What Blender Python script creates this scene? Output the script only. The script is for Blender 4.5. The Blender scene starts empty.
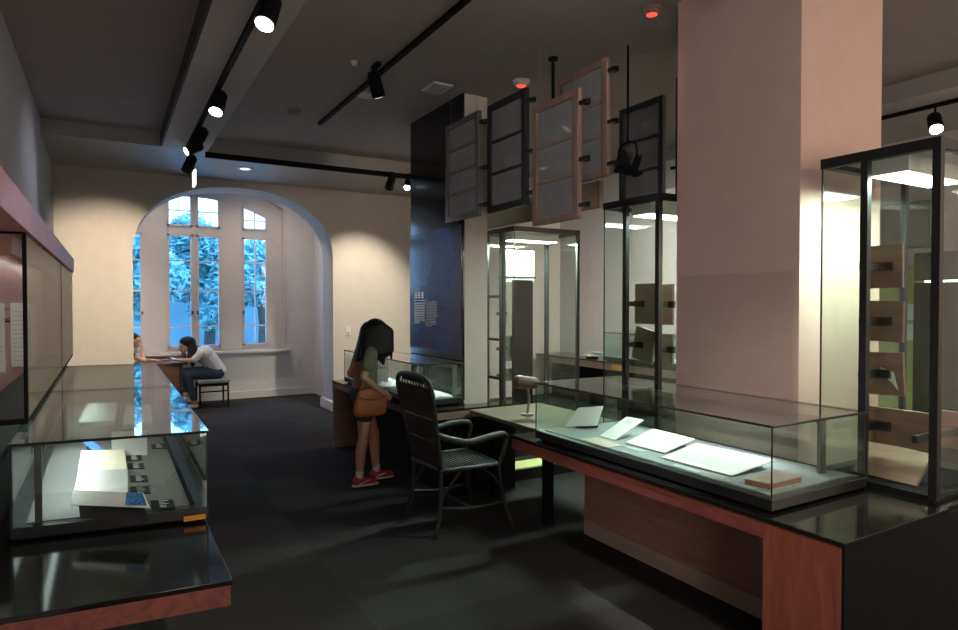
import bpy, bmesh, math, random
from mathutils import Vector, Matrix
random.seed(7)
PI = math.pi
S = bpy.context.scene
COL = S.collection

# ------------------------------------------------------------------ camera, world, exposure
cd = bpy.data.cameras.new('camera'); cam = bpy.data.objects.new('camera', cd); COL.objects.link(cam)
cam.location = (0, 0, 1.6)
cam.rotation_euler = (math.radians(90 - 1.08), 0, math.radians(-30.3))
cd.lens = 36 * 635 / 958; cd.sensor_width = 36; cd.clip_start = 0.05; cd.clip_end = 300
S.camera = cam
S.view_settings.view_transform = 'Standard'; S.view_settings.look = 'None'
S.view_settings.exposure = 0.0; S.view_settings.gamma = 1.0; S.view_settings.use_curve_mapping = False
S.cycles.max_bounces = 14; S.cycles.transparent_max_bounces = 32; S.cycles.diffuse_bounces = 5
S.cycles.glossy_bounces = 5; S.cycles.sample_clamp_indirect = 4.0
S.cycles.caustics_reflective = False; S.cycles.caustics_refractive = False

W = bpy.data.worlds.new('dusk_sky'); S.world = W; W.use_nodes = True
nt = W.node_tree; nt.nodes.clear()
wo = nt.nodes.new('ShaderNodeOutputWorld'); bg = nt.nodes.new('ShaderNodeBackground')
tc = nt.nodes.new('ShaderNodeTexCoord'); sx = nt.nodes.new('ShaderNodeSeparateXYZ'); cr = nt.nodes.new('ShaderNodeValToRGB')
nt.links.new(tc.outputs['Generated'], sx.inputs[0]); nt.links.new(sx.outputs['Z'], cr.inputs[0])
cr.color_ramp.elements[0].position = 0.0; cr.color_ramp.elements[0].color = (0.30, 0.62, 0.95, 1)
cr.color_ramp.elements[1].position = 0.6; cr.color_ramp.elements[1].color = (0.16, 0.42, 1.0, 1)
nt.links.new(cr.outputs[0], bg.inputs[0]); bg.inputs[1].default_value = 6.0
nt.links.new(bg.outputs[0], wo.inputs[0])
def _big(name, loc, aim, energy, sx_, sy_, col):          # large added fill light, no fixture built for it
    l = bpy.data.lights.new(name, 'AREA'); l.shape = 'RECTANGLE'; l.size = sx_; l.size_y = sy_; l.energy = energy; l.color = col
    o = bpy.data.objects.new(name, l); COL.objects.link(o); o.location = loc; o.rotation_euler = Vector(aim).to_track_quat('-Z', 'Y').to_euler()
_big('hall_fill', (6.0, -2.9, 2.3), (-0.35, 1, -0.03), 115, 1.7, 1.8, (1.0, 0.80, 0.64))  # added fill standing in for the unseen lit hall
_big('side_fill', (-0.05, -1.6, 1.25), (1.0, 0.9, -0.05), 34, 0.9, 2.0, (1.0, 0.87, 0.80))  # added low fill for the recessed panel and other left-facing sides
_big('daylight_fill', (1.2, 12.05, 0.30), (0.0, -1, 1.0), 170, 3.6, 0.9, (0.30, 0.62, 1.0))  # added blue fill below the sill, imitating daylight bounced onto the soffit

# ------------------------------------------------------------------ materials
MATS = {}
def _new(name):
    m = bpy.data.materials.new(name); m.use_nodes = True; MATS[name] = m
    n = m.node_tree; b = n.nodes['Principled BSDF']
    return m, n, b
def mat(name, col, rough=0.6, metal=0.0, var=0.08, scale=8.0, bump=0.0, bscale=200.0, spec=0.5, stretch=None, emit=0.0, coat=0.0):
    if name in MATS: return MATS[name]
    m, n, b = _new(name)
    b.inputs['Roughness'].default_value = rough; b.inputs['Metallic'].default_value = metal
    b.inputs['Specular IOR Level'].default_value = spec
    b.inputs['Coat Weight'].default_value = coat; b.inputs['Coat Roughness'].default_value = 0.05
    t = n.nodes.new('ShaderNodeTexCoord'); mp = n.nodes.new('ShaderNodeMapping'); nz = n.nodes.new('ShaderNodeTexNoise')
    n.links.new(t.outputs['Object'], mp.inputs[0]); n.links.new(mp.outputs[0], nz.inputs['Vector'])
    if stretch: mp.inputs['Scale'].default_value = stretch
    nz.inputs['Scale'].default_value = scale; nz.inputs['Detail'].default_value = 5
    r = n.nodes.new('ShaderNodeValToRGB'); r.color_ramp.elements[0].position = 0.3; r.color_ramp.elements[1].position = 0.7
    c = Vector(col)
    r.color_ramp.elements[0].color = (*(c * (1 - var)), 1); r.color_ramp.elements[1].color = (*[min(1, x * (1 + var)) for x in c], 1)
    n.links.new(nz.outputs['Fac'], r.inputs[0]); n.links.new(r.outputs[0], b.inputs['Base Color'])
    if bump:
        n2 = n.nodes.new('ShaderNodeTexNoise'); n2.inputs['Scale'].default_value = bscale; n2.inputs['Detail'].default_value = 3
        n.links.new(t.outputs['Object'], n2.inputs['Vector'])
        bp = n.nodes.new('ShaderNodeBump'); bp.inputs['Strength'].default_value = bump; bp.inputs['Distance'].default_value = 0.01
        n.links.new(n2.outputs['Fac'], bp.inputs['Height']); n.links.new(bp.outputs[0], b.inputs['Normal'])
    if emit:
        b.inputs['Emission Color'].default_value = (*col, 1); b.inputs['Emission Strength'].default_value = emit
    return m
def lamp_mat(name, col, s):
    m, n, b = _new(name); n.nodes.remove(b)
    e = n.nodes.new('ShaderNodeEmission'); e.inputs[0].default_value = (*col, 1); e.inputs[1].default_value = s
    n.links.new(e.outputs[0], n.nodes['Material Output'].inputs[0]); return m
def glass_mat(name, tint=(0.93, 0.97, 0.95), rough=0.0, ior=1.5, milk=0.0, milk_col=(0.3, 0.32, 0.32)):
    m, n, b = _new(name); n.nodes.remove(b)
    tr = n.nodes.new('ShaderNodeBsdfTransparent'); tr.inputs[0].default_value = (*tint, 1)
    gl = n.nodes.new('ShaderNodeBsdfGlossy'); gl.inputs['Roughness'].default_value = rough
    gl.inputs['Color'].default_value = (1, 1, 1, 1)
    fr = n.nodes.new('ShaderNodeFresnel'); fr.inputs[0].default_value = ior
    mx = n.nodes.new('ShaderNodeMixShader')
    src = tr
    if milk:
        df = n.nodes.new('ShaderNodeBsdfDiffuse'); df.inputs[0].default_value = (*milk_col, 1)
        nz = n.nodes.new('ShaderNodeTexNoise'); nz.inputs['Scale'].default_value = 6; nz.inputs['Detail'].default_value = 6
        t = n.nodes.new('ShaderNodeTexCoord'); n.links.new(t.outputs['Object'], nz.inputs['Vector'])
        mr = n.nodes.new('ShaderNodeMapRange'); mr.inputs[3].default_value = milk * 0.7; mr.inputs[4].default_value = min(1, milk * 1.3)
        n.links.new(nz.outputs['Fac'], mr.inputs[0])
        m2 = n.nodes.new('ShaderNodeMixShader'); n.links.new(mr.outputs[0], m2.inputs[0])
        n.links.new(tr.outputs[0], m2.inputs[1]); n.links.new(df.outputs[0], m2.inputs[2]); src = m2
    # each sheet has two faces; a back face must not turn the Fresnel term into total reflection
    geo = n.nodes.new('ShaderNodeNewGeometry'); iorm = n.nodes.new('ShaderNodeMix'); iorm.data_type = 'FLOAT'
    n.links.new(geo.outputs['Backfacing'], iorm.inputs[0]); iorm.inputs[2].default_value = ior; iorm.inputs[3].default_value = 1.0 / ior
    fr2 = n.nodes.new('ShaderNodeFresnel'); n.links.new(iorm.outputs[0], fr.inputs[0])
    n.links.new(fr.outputs[0], mx.inputs[0]); n.links.new(src.outputs[0], mx.inputs[1]); n.links.new(gl.outputs[0], mx.inputs[2])
    n.nodes.remove(fr2)
    n.links.new(mx.outputs[0], n.nodes['Material Output'].inputs[0]); return m
def wood(name, c0, c1, rough=0.35, axis='Y', scale=5.0, coat=0.0):
    m, n, b = _new(name); b.inputs['Roughness'].default_value = rough; b.inputs['Coat Weight'].default_value = coat
    t = n.nodes.new('ShaderNodeTexCoord'); mp = n.nodes.new('ShaderNodeMapping')
    sc = {'X': (0.12, 1, 1), 'Y': (1, 0.12, 1), 'Z': (1, 1, 0.12)}[axis]; mp.inputs['Scale'].default_value = sc
    nz = n.nodes.new('ShaderNodeTexNoise'); nz.inputs['Scale'].default_value = scale * 4; nz.inputs['Detail'].default_value = 8
    nz.inputs['Distortion'].default_value = 1.2
    r = n.nodes.new('ShaderNodeValToRGB'); r.color_ramp.elements[0].position = 0.3; r.color_ramp.elements[1].position = 0.72
    r.color_ramp.elements[0].color = (*c0, 1); r.color_ramp.elements[1].color = (*c1, 1)
    n.links.new(t.outputs['Object'], mp.inputs[0]); n.links.new(mp.outputs[0], nz.inputs['Vector'])
    n.links.new(nz.outputs['Fac'], r.inputs[0]); n.links.new(r.outputs[0], b.inputs['Base Color'])
    return m
def carpet_mat():
    m, n, b = _new('carpet'); b.inputs['Roughness'].default_value = 0.95; b.inputs['Specular IOR Level'].default_value = 0.1
    t = n.nodes.new('ShaderNodeTexCoord'); mp = n.nodes.new('ShaderNodeMapping')
    n.links.new(t.outputs['Object'], mp.inputs[0])
    ck = n.nodes.new('ShaderNodeTexChecker'); ck.inputs['Scale'].default_value = 1.0
    ck.inputs['Color1'].default_value = (0.050, 0.046, 0.046, 1); ck.inputs['Color2'].default_value = (0.040, 0.037, 0.037, 1)
    mp.inputs['Scale'].default_value = (1.0, 1.0, 0.01); mp.inputs['Location'].default_value = (0.1, 0.2, 0.005)
    n.links.new(mp.outputs[0], ck.inputs['Vector'])
    nz = n.nodes.new('ShaderNodeTexNoise'); nz.inputs['Scale'].default_value = 90; nz.inputs['Detail'].default_value = 4
    n.links.new(t.outputs['Object'], nz.inputs['Vector'])
    mx = n.nodes.new('ShaderNodeMix'); mx.data_type = 'RGBA'; mx.blend_type = 'MULTIPLY'; mx.inputs[0].default_value = 0.8
    r = n.nodes.new('ShaderNodeValToRGB'); r.color_ramp.elements[0].color = (0.5, 0.5, 0.5, 1); r.color_ramp.elements[1].color = (1.4, 1.4, 1.4, 1)
    n.links.new(nz.outputs['Fac'], r.inputs[0])
    n.links.new(ck.outputs['Color'], mx.inputs[6]); n.links.new(r.outputs[0], mx.inputs[7]); n.links.new(mx.outputs[2], b.inputs['Base Color'])
    bp = n.nodes.new('ShaderNodeBump'); bp.inputs['Strength'].default_value = 0.4; bp.inputs['Distance'].default_value = 0.01
    n.links.new(nz.outputs['Fac'], bp.inputs['Height']); n.links.new(bp.outputs[0], b.inputs['Normal'])
    return m

CARPET = carpet_mat()
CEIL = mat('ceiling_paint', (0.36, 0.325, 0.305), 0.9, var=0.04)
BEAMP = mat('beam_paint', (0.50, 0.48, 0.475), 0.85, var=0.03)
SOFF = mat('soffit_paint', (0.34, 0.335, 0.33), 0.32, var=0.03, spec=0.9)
GRAY = mat('grey_wall_paint', (0.42, 0.43, 0.46), 0.9, var=0.03)
CREAM = mat('cream_wall_paint', (0.62, 0.56, 0.50), 0.9, var=0.03, bump=0.05)
WHITEP = mat('white_wall_paint', (0.66, 0.64, 0.62), 0.9, var=0.03)
JOIN = mat('joinery_paint', (0.60, 0.55, 0.53), 0.6, var=0.03)
MUNT = mat('muntin_paint', (0.72, 0.70, 0.74), 0.5, var=0.03)
PILL = mat('pillar_paint', (0.72, 0.52, 0.45), 0.85, var=0.03, bump=0.04)
GLOSSB = mat('black_gloss', (0.012, 0.011, 0.011), 0.10, var=0.2, spec=0.6)
SATINB = mat('black_satin', (0.014, 0.014, 0.015), 0.38, var=0.15)
MATTB = mat('black_matt', (0.007, 0.007, 0.008), 0.75, var=0.1, spec=0.15)
NAVY = mat('navy_panel', (0.012, 0.028, 0.095), 0.14, var=0.25, scale=1.5, spec=0.5)
RED = wood('red_mahogany', (0.16, 0.045, 0.035), (0.30, 0.09, 0.065), 0.4, 'Y', 6)
REDX = wood('red_mahogany_cross', (0.20, 0.055, 0.035), (0.33, 0.105, 0.06), 0.4, 'Z', 5)
REDP = wood('rosy_veneer', (0.42, 0.13, 0.11), (0.52, 0.19, 0.16), 0.4, 'Y', 4)
BROWNP = wood('taupe_veneer', (0.22, 0.14, 0.11), (0.30, 0.20, 0.155), 0.45, 'X', 5)
DESK = wood('desk_oak', (0.15, 0.115, 0.08), (0.22, 0.17, 0.12), 0.3, 'Y', 5)
ALCT = wood('alcove_table_wood', (0.11, 0.04, 0.025), (0.19, 0.075, 0.045), 0.4, 'X', 6)
PLAQ = wood('plaque_wood', (0.20, 0.125, 0.075), (0.32, 0.21, 0.13), 0.55, 'Y', 5)
PLAQR = wood('plaque_red_wood', (0.26, 0.11, 0.07), (0.36, 0.17, 0.11), 0.55, 'Y', 5)
SASHB = wood('sash_brown', (0.27, 0.18, 0.14), (0.37, 0.26, 0.21), 0.6, 'Z', 6)
SASHD = wood('sash_dark', (0.022, 0.024, 0.028), (0.045, 0.048, 0.055), 0.5, 'Z', 6)
SASHG = wood('sash_grey', (0.10, 0.10, 0.10), (0.17, 0.17, 0.17), 0.5, 'Z', 6)
BOARD = wood('pale_board', (0.34, 0.29, 0.23), (0.44, 0.38, 0.31), 0.7, 'Y', 4)
GLASS = glass_mat('case_glass'); GLASSG = glass_mat('tower_glass', (0.95, 0.98, 0.96))
WGLASS = glass_mat('window_glass', (0.95, 0.97, 1.0), ior=1.3)
GLASSC = glass_mat('acrylic', (0.99, 0.99, 0.99), ior=1.4)
FROST = glass_mat('dusty_glass', (0.8, 0.82, 0.85), 0.05, milk=0.68, milk_col=(0.42, 0.43, 0.45))
FROSTD = glass_mat('dark_dusty_glass', (0.7, 0.72, 0.75), 0.05, milk=0.5, milk_col=(0.22, 0.23, 0.24))
PAPER = mat('white_paper', (0.82, 0.82, 0.80), 0.8, var=0.04, scale=12)
CREAMPAP = mat('cream_paper', (0.80, 0.73, 0.56), 0.8, var=0.06, scale=14)
PINKPAP = mat('buff_paper', (0.60, 0.50, 0.44), 0.8, var=0.1, scale=25)
GREYPAP = mat('grey_paper', (0.55, 0.55, 0.54), 0.8, var=0.05)
BLUEINK = mat('blue_ink', (0.05, 0.22, 0.55), 0.6, var=0.5, scale=60)
PALECARD = mat('pale_card', (0.50, 0.58, 0.58), 0.7, var=0.03)
INK = mat('ink', (0.10, 0.10, 0.11), 0.8)
LETTER = mat('white_lettering', (0.75, 0.75, 0.76), 0.7, var=0.02)
FELT = mat('grey_felt', (0.15, 0.15, 0.15), 0.95, var=0.06, scale=60)
FELTW = mat('pale_felt', (0.33, 0.37, 0.37), 0.95, var=0.04, scale=60)
CLOTHY = mat('yellow_floor', (0.62, 0.60, 0.28), 0.7, var=0.05)
STEEL = mat('brushed_steel', (0.35, 0.35, 0.36), 0.35, 1.0, var=0.05)
WHITEPL = mat('white_plastic', (0.75, 0.74, 0.72), 0.5, var=0.02)
TANPL = mat('tan_plastic', (0.32, 0.24, 0.20), 0.6, var=0.03)
REDPL = mat('red_plastic', (0.55, 0.05, 0.035), 0.4, var=0.05)
ORANGE = mat('orange_tape', (0.75, 0.32, 0.03), 0.6, var=0.05)
LED = lamp_mat('led_white', (0.90, 1.0, 0.97), 2.0)
LEDT = lamp_mat('tube_white', (0.95, 1.0, 0.90), 9.0)
SPOTL = lamp_mat('spot_lens', (1.0, 0.98, 0.93), 45.0)
SPOTD = lamp_mat('spot_lens_side', (1.0, 0.95, 0.88), 2.5)
SIGNL = lamp_mat('sign_glow', (0.85, 0.93, 1.0), 2.0)
DOWNL = lamp_mat('downlight_glow', (0.9, 0.95, 1.0), 1.5)
REDLED = lamp_mat('red_led', (1.0, 0.08, 0.05), 1.6)
PHONE = lamp_mat('phone_screen', (0.75, 0.85, 1.0), 1.5)
WICK = mat('dark_wicker', (0.022, 0.019, 0.017), 0.42, var=0.35, scale=50, bump=0.5, bscale=160)
LEATH = mat('brown_leather', (0.11, 0.06, 0.04), 0.4, var=0.2, scale=20, bump=0.15)
BAGM = mat('orange_brown_leather', (0.38, 0.105, 0.032), 0.55, var=0.12, scale=10, bump=0.1)
SKIN = mat('skin', (0.52, 0.29, 0.20), 0.55, var=0.05)
HAIR = mat('black_hair', (0.007, 0.006, 0.006), 0.5, var=0.4, scale=40, stretch=(8, 8, 0.6), spec=0.25)
TSHIRT = mat('olive_shirt', (0.19, 0.185, 0.14), 0.9, var=0.08, scale=18, bump=0.1)
SHORTS = mat('dark_shorts', (0.05, 0.045, 0.045), 0.9, var=0.08)
SHOE = mat('red_canvas', (0.42, 0.035, 0.04), 0.7, var=0.1)
SOLE = mat('white_rubber', (0.62, 0.60, 0.57), 0.7, var=0.05)
JEANS = mat('dark_denim', (0.035, 0.05, 0.085), 0.9, var=0.25, scale=20)
WSHIRT = mat('white_blouse', (0.68, 0.67, 0.66), 0.9, var=0.04)
DSHIRT = mat('dark_tshirt', (0.02, 0.02, 0.03), 0.9, var=0.1)
CUSH = mat('grey_cushion', (0.33, 0.34, 0.33), 0.9, var=0.05)
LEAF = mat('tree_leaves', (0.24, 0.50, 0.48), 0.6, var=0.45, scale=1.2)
BARK = mat('tree_bark', (0.10, 0.08, 0.06), 0.9, var=0.3)
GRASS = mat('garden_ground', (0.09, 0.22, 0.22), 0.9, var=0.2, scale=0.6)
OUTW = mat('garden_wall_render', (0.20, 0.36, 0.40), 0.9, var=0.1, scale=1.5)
FARW = mat('yellow_green_wall', (0.48, 0.47, 0.16), 0.8, var=0.05)
ORW = mat('orange_board', (0.62, 0.26, 0.04), 0.6, var=0.05)
CRYST = mat('clear_crystal', (0.72, 0.75, 0.74), 0.15, var=0.1, scale=30)

# ------------------------------------------------------------------ helpers
def woff(o):
    v = Vector((0, 0, 0))
    while o is not None: v += o.location; o = o.parent
    return v
_ib = bmesh.new(); bmesh.ops.create_icosphere(_ib, subdivisions=2, radius=1); ICO = [tuple(v.co) for v in _ib.verts]; _ib.free()
class MB:
    def __init__(s): s.bm = bmesh.new()
    def box(s, x0, y0, z0, x1, y1, z1, M=None):
        vs = [s.bm.verts.new((x, y, z)) for z in (z0, z1) for y in (y0, y1) for x in (x0, x1)]
        for f in ((0, 2, 3, 1), (4, 5, 7, 6), (0, 1, 5, 4), (2, 6, 7, 3), (0, 4, 6, 2), (1, 3, 7, 5)):
            s.bm.faces.new([vs[i] for i in f])
        if M is not None: bmesh.ops.transform(s.bm, matrix=M, verts=vs)
        return s
    def prism(s, pts, d):                       # pts: 3-D outline, d: extrusion vector
        d = Vector(d); a = [s.bm.verts.new(p) for p in pts]; b = [s.bm.verts.new(Vector(p) + d) for p in pts]
        n = len(a)
        s.bm.faces.new(a); s.bm.faces.new(b[::-1])
        for i in range(n): s.bm.faces.new((a[i], b[i], b[(i + 1) % n], a[(i + 1) % n]))
        return s
    def cyl(s, p0, p1, r0, r1=None, seg=12, cap=True):
        r1 = r0 if r1 is None else r1
        p0, p1 = Vector(p0), Vector(p1); d = (p1 - p0).normalized()
        u = d.orthogonal().normalized(); v = d.cross(u)
        A = [s.bm.verts.new(p0 + (u * math.cos(2 * PI * i / seg) + v * math.sin(2 * PI * i / seg)) * r0) for i in range(seg)]
        B = [s.bm.verts.new(p1 + (u * math.cos(2 * PI * i / seg) + v * math.sin(2 * PI * i / seg)) * r1) for i in range(seg)]
        for i in range(seg): s.bm.faces.new((A[i], A[(i + 1) % seg], B[(i + 1) % seg], B[i]))
        if cap: s.bm.faces.new(A[::-1]); s.bm.faces.new(B)
        return s
    def tube(s, pts, r, seg=8, smooth=4):
        P = [Vector(p) for p in pts]
        if smooth and len(P) > 2:
            Q = []
            for i in range(len(P) - 1):
                a, b, c, d = P[max(i - 1, 0)], P[i], P[i + 1], P[min(i + 2, len(P) - 1)]
                for k in range(smooth):
                    t = k / smooth
                    Q.append(0.5 * ((2 * b) + (c - a) * t + (2 * a - 5 * b + 4 * c - d) * t * t + (3 * b - a - 3 * c + d) * t ** 3))
            Q.append(P[-1]); P = Q
        rings = []; u = None
        for i, p in enumerate(P):
            d = (P[min(i + 1, len(P) - 1)] - P[max(i - 1, 0)]).normalized()
            u = d.orthogonal().normalized() if u is None else (u - d * u.dot(d)).normalized()
            v = d.cross(u); rr = r(i / (len(P) - 1)) if callable(r) else r
            rings.append([s.bm.verts.new(p + (u * math.cos(2 * PI * k / seg) + v * math.sin(2 * PI * k / seg)) * rr) for k in range(seg)])
        for a, b in zip(rings, rings[1:]):
            for k in range(seg): s.bm.faces.new((a[k], a[(k + 1) % seg], b[(k + 1) % seg], b[k]))
        s.bm.faces.new(rings[0][::-1]); s.bm.faces.new(rings[-1]); return s
    def cap(s, p0, r0, p1, r1):                 # tapered capsule (convex hull of two balls)
        tb = bmesh.new()
        for p, r in ((p0, r0), (p1, r1)):
            r = (r, r, r) if isinstance(r, (int, float)) else r
            for d in ICO: tb.verts.new((p[0] + d[0] * r[0], p[1] + d[1] * r[1], p[2] + d[2] * r[2]))
        bmesh.ops.convex_hull(tb, input=tb.verts[:])
        mp = {v: s.bm.verts.new(v.co) for v in tb.verts if v.link_faces}
        for f in tb.faces: s.bm.faces.new([mp[v] for v in f.verts])
        tb.free(); return s
    def hull(s, balls):                         # one rounded hull round several balls (p, r)
        tb = bmesh.new()
        for p, r in balls:
            for d in ICO: tb.verts.new((p[0] + d[0] * r, p[1] + d[1] * r, p[2] + d[2] * r))
        bmesh.ops.convex_hull(tb, input=tb.verts[:])
        mp = {v: s.bm.verts.new(v.co) for v in tb.verts if v.link_faces}
        for f in tb.faces: s.bm.faces.new([mp[v] for v in f.verts])
        tb.free(); return s
    def ell(s, c, r, M=None):
        r = (r, r, r) if isinstance(r, (int, float)) else r
        T = Matrix.Translation(c) @ (M or Matrix.Identity(4)) @ Matrix.Diagonal((*r, 1))
        bmesh.ops.create_icosphere(s.bm, subdivisions=3, radius=1, matrix=T); return s
    def quad(s, a, b, c, d):
        s.bm.faces.new([s.bm.verts.new(p) for p in (a, b, c, d)]); return s
    def sheet(s, a, b, c, d, t=0.002):          # a thin slab with corners a b c d and thickness t
        a, b, c, d = map(Vector, (a, b, c, d)); n = (b - a).cross(d - a).normalized()
        if n.z < 0: n = -n
        return s.prism([a, b, c, d], -n * t)
    def build(s, name, m, parent=None, bevel=0.0, smooth=False, voxel=0.0, relax=0):
        bmesh.ops.recalc_face_normals(s.bm, faces=s.bm.faces[:])
        me = bpy.data.meshes.new(name)
        if parent is None:
            xs = [v.co for v in s.bm.verts]
            lo = Vector((min(v.x for v in xs), min(v.y for v in xs), min(v.z for v in xs))); hi = Vector((max(v.x for v in xs), max(v.y for v in xs), max(v.z for v in xs)))
            off = Vector(((lo.x + hi.x) / 2, (lo.y + hi.y) / 2, lo.z))
        else: off = woff(parent)
        bmesh.ops.translate(s.bm, verts=s.bm.verts[:], vec=-off)
        s.bm.to_mesh(me); s.bm.free()
        o = bpy.data.objects.new(name, me); COL.objects.link(o)
        if voxel:
            r = o.modifiers.new('r', 'REMESH'); r.mode = 'VOXEL'; r.voxel_size = voxel
            if relax:
                k = o.modifiers.new('s', 'SMOOTH'); k.iterations = relax; k.factor = 0.5
            dg = bpy.context.evaluated_depsgraph_get()
            nm = bpy.data.meshes.new_from_object(o.evaluated_get(dg)); o.modifiers.clear(); o.data = nm; bpy.data.meshes.remove(me); me = nm; me.name = name
        me.materials.clear(); me.materials.append(m)
        if smooth:
            me.polygons.foreach_set('use_smooth', [True] * len(me.polygons))
        if bevel:
            b = o.modifiers.new('bevel', 'BEVEL'); b.width = bevel; b.segments = 2; b.limit_method = 'ANGLE'
        if parent is not None: o.parent = parent
        else: o.location = off
        return o
def thing(name, label, cat, loc=(0, 0, 0), group=None):
    o = bpy.data.objects.new(name, None); COL.objects.link(o); o.location = loc; o.empty_display_size = 0.1
    o['label'] = label; o['category'] = cat
    if group: o['group'] = group
    return o
def tag(o, label, cat, group=None):
    o['label'] = label; o['category'] = cat
    if group: o['group'] = group
    return o
def struct(o, label=None, cat=None):
    o['kind'] = 'structure'
    if label: o['label'] = label
    if cat: o['category'] = cat
    return o
def B(*a): return MB().box(*a)
def area(name, loc, aim, energy, sx, sy, col=(1, 1, 1), parent=None):
    l = bpy.data.lights.new(name, 'AREA'); l.energy = energy; l.color = col; l.shape = 'RECTANGLE'; l.size = sx; l.size_y = sy
    o = bpy.data.objects.new(name, l); COL.objects.link(o)
    z = -Vector(aim).normalized(); y = Vector((0, 1, 0)); xx = y.cross(z).normalized(); y = z.cross(xx)
    o.location = Vector(loc) - (woff(parent) if parent else Vector()); o.rotation_euler = Matrix((xx, y, z)).transposed().to_euler()
    if parent: o.parent = parent
    return o
def spot(name, loc, aim, energy, ang, col=(1, 0.9, 0.78), parent=None, blend=0.7, r=0.03):
    l = bpy.data.lights.new(name, 'SPOT'); l.energy = energy; l.color = col; l.spot_size = math.radians(ang); l.spot_blend = blend; l.shadow_soft_size = r
    o = bpy.data.objects.new(name, l); COL.objects.link(o)
    o.location = Vector(loc) - (woff(parent) if parent else Vector()); o.rotation_euler = Vector(aim).to_track_quat('-Z', 'Y').to_euler()
    if parent: o.parent = parent
    return o

# ------------------------------------------------------------------ the setting
CZ, SZ = 3.40, 3.25
struct(B(-0.75, -3.2, -0.1, 7.2, 11.4, 0).build('floor', CARPET))
struct(B(-0.75, -3.2, CZ, 7.2, 9.1, CZ + 0.15).build('ceiling', CEIL))
struct(B(-0.75, -3.2, 0, -0.55, 9.1, CZ).build('wall_left', GRAY))
struct(B(7.0, -3.2, 0, 7.2, 9.1, CZ).build('wall_right', WHITEP))
struct(B(-0.75, -3.4, 0, 7.2, -3.2, CZ).build('wall_behind', CREAM))
struct(B(0.51, -3.2, SZ, 0.95, 7.5, CZ).build('ceiling_beam', BEAMP))
struct(B(-0.55, 7.5, SZ, 7.0, 9.1, CZ).build('ceiling_soffit', SOFF))
struct(B(5.6, -3.2, SZ, 7.0, 7.5, CZ).build('ceiling_soffit', BEAMP))
struct(B(0.49, -3.2, SZ + .004, 0.51, 7.49, CZ).build('trim_5', mat('shadow_gap_grey', (.05, .047, .045), .8)))  # cover added over the beam's side, its dark colour standing for a shadow gap
# arch wall
AX0, AX1, SPR, CRW = 0.275, 2.845, 2.22, 3.16
acx, aa = (AX0 + AX1) / 2, (AX1 - AX0) / 2
def arch_curve(n=40):
    out = []
    for i in range(n + 1):
        t = PI * i / n; c, s_ = math.cos(t), math.sin(t); e = 2 / 2.25
        out.append((acx + aa * math.copysign(abs(c) ** e, c), SPR + (CRW - SPR) * s_ ** e))
    return out
cv = arch_curve()
pts = [(-0.75, 9.1, 0), (AX0, 9.1, 0)] + [(x, 9.1, z) for x, z in reversed(cv)] + [(AX1, 9.1, 0), (7.2, 9.1, 0), (7.2, 9.1, CZ), (-0.75, 9.1, CZ)]
struct(MB().prism(pts, (0, 0.5, 0)).build('wall_back', CREAM))
# alcove behind the arch
WY = 11.2
struct(B(-0.95, 9.6, 0, -0.75, WY, 3.9).build('wall_alcove_left', WHITEP))
struct(B(3.15, 9.6, 0, 3.4, WY, 3.9).build('wall_alcove_right', WHITEP))
struct(B(-0.95, 9.6, 3.75, 3.4, WY, 3.9).build('ceiling_alcove', WHITEP))
struct(B(-0.75, 9.6, 3.4, 3.15, 9.62, 3.75).build('wall_alcove_head', WHITEP))
K = WY / 10.8
def zk(z): return 1.6 + (z - 1.6) * K
WX0, WX1, WZ0, WSP, WCR = -0.17 * K, 2.52 * K, zk(0.84), zk(3.16), zk(3.58)
wcx = (WX0 + WX1) / 2; hc = (WX1 - WX0) / 2; sg = WCR - WSP; RR = (hc * hc + sg * sg) / (2 * sg)
def warch(x): return WCR - (RR - math.sqrt(max(0, RR * RR - (x - wcx) ** 2)))
w = MB()
w.box(-0.95, WY, 0, WX0, WY + 0.3, 3.9).box(WX1, WY, 0, 3.4, WY + 0.3, 3.9).box(WX0, WY, 0, WX1, WY + 0.3, WZ0)
N = 24; xs = [WX0 + (WX1 - WX0) * i / N for i in range(N + 1)]
w.prism([(x, WY, warch(x)) for x in xs] + [(WX1, WY, 3.9), (WX0, WY, 3.9)], (0, 0.3, 0))
struct(w.build('wall_window', WHITEP))
# moulding round the window bay and the sill board
mo = MB(); th = 0.05
op = [(x, WY - 0.035, warch(x) + 0.0) for x in xs]; oo = [(x + (x - wcx) / hc * th, WY - 0.035, warch(x) + th) for x in xs]
for i in range(N): mo.prism([op[i], op[i + 1], oo[i + 1], oo[i]], (0, 0.035, 0))
mo.box(WX0 - th, WY - 0.035, WZ0, WX0, WY, WSP).box(WX1, WY - 0.035, WZ0, WX1 + th, WY, WSP)
struct(mo.build('trim_1', JOIN))
struct(B(WX0 - 0.12, WY - 0.12, WZ0 - 0.05, WX1 + 0.12, WY + 0.1, WZ0).build('trim_2', JOIN, bevel=0.01))
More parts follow.
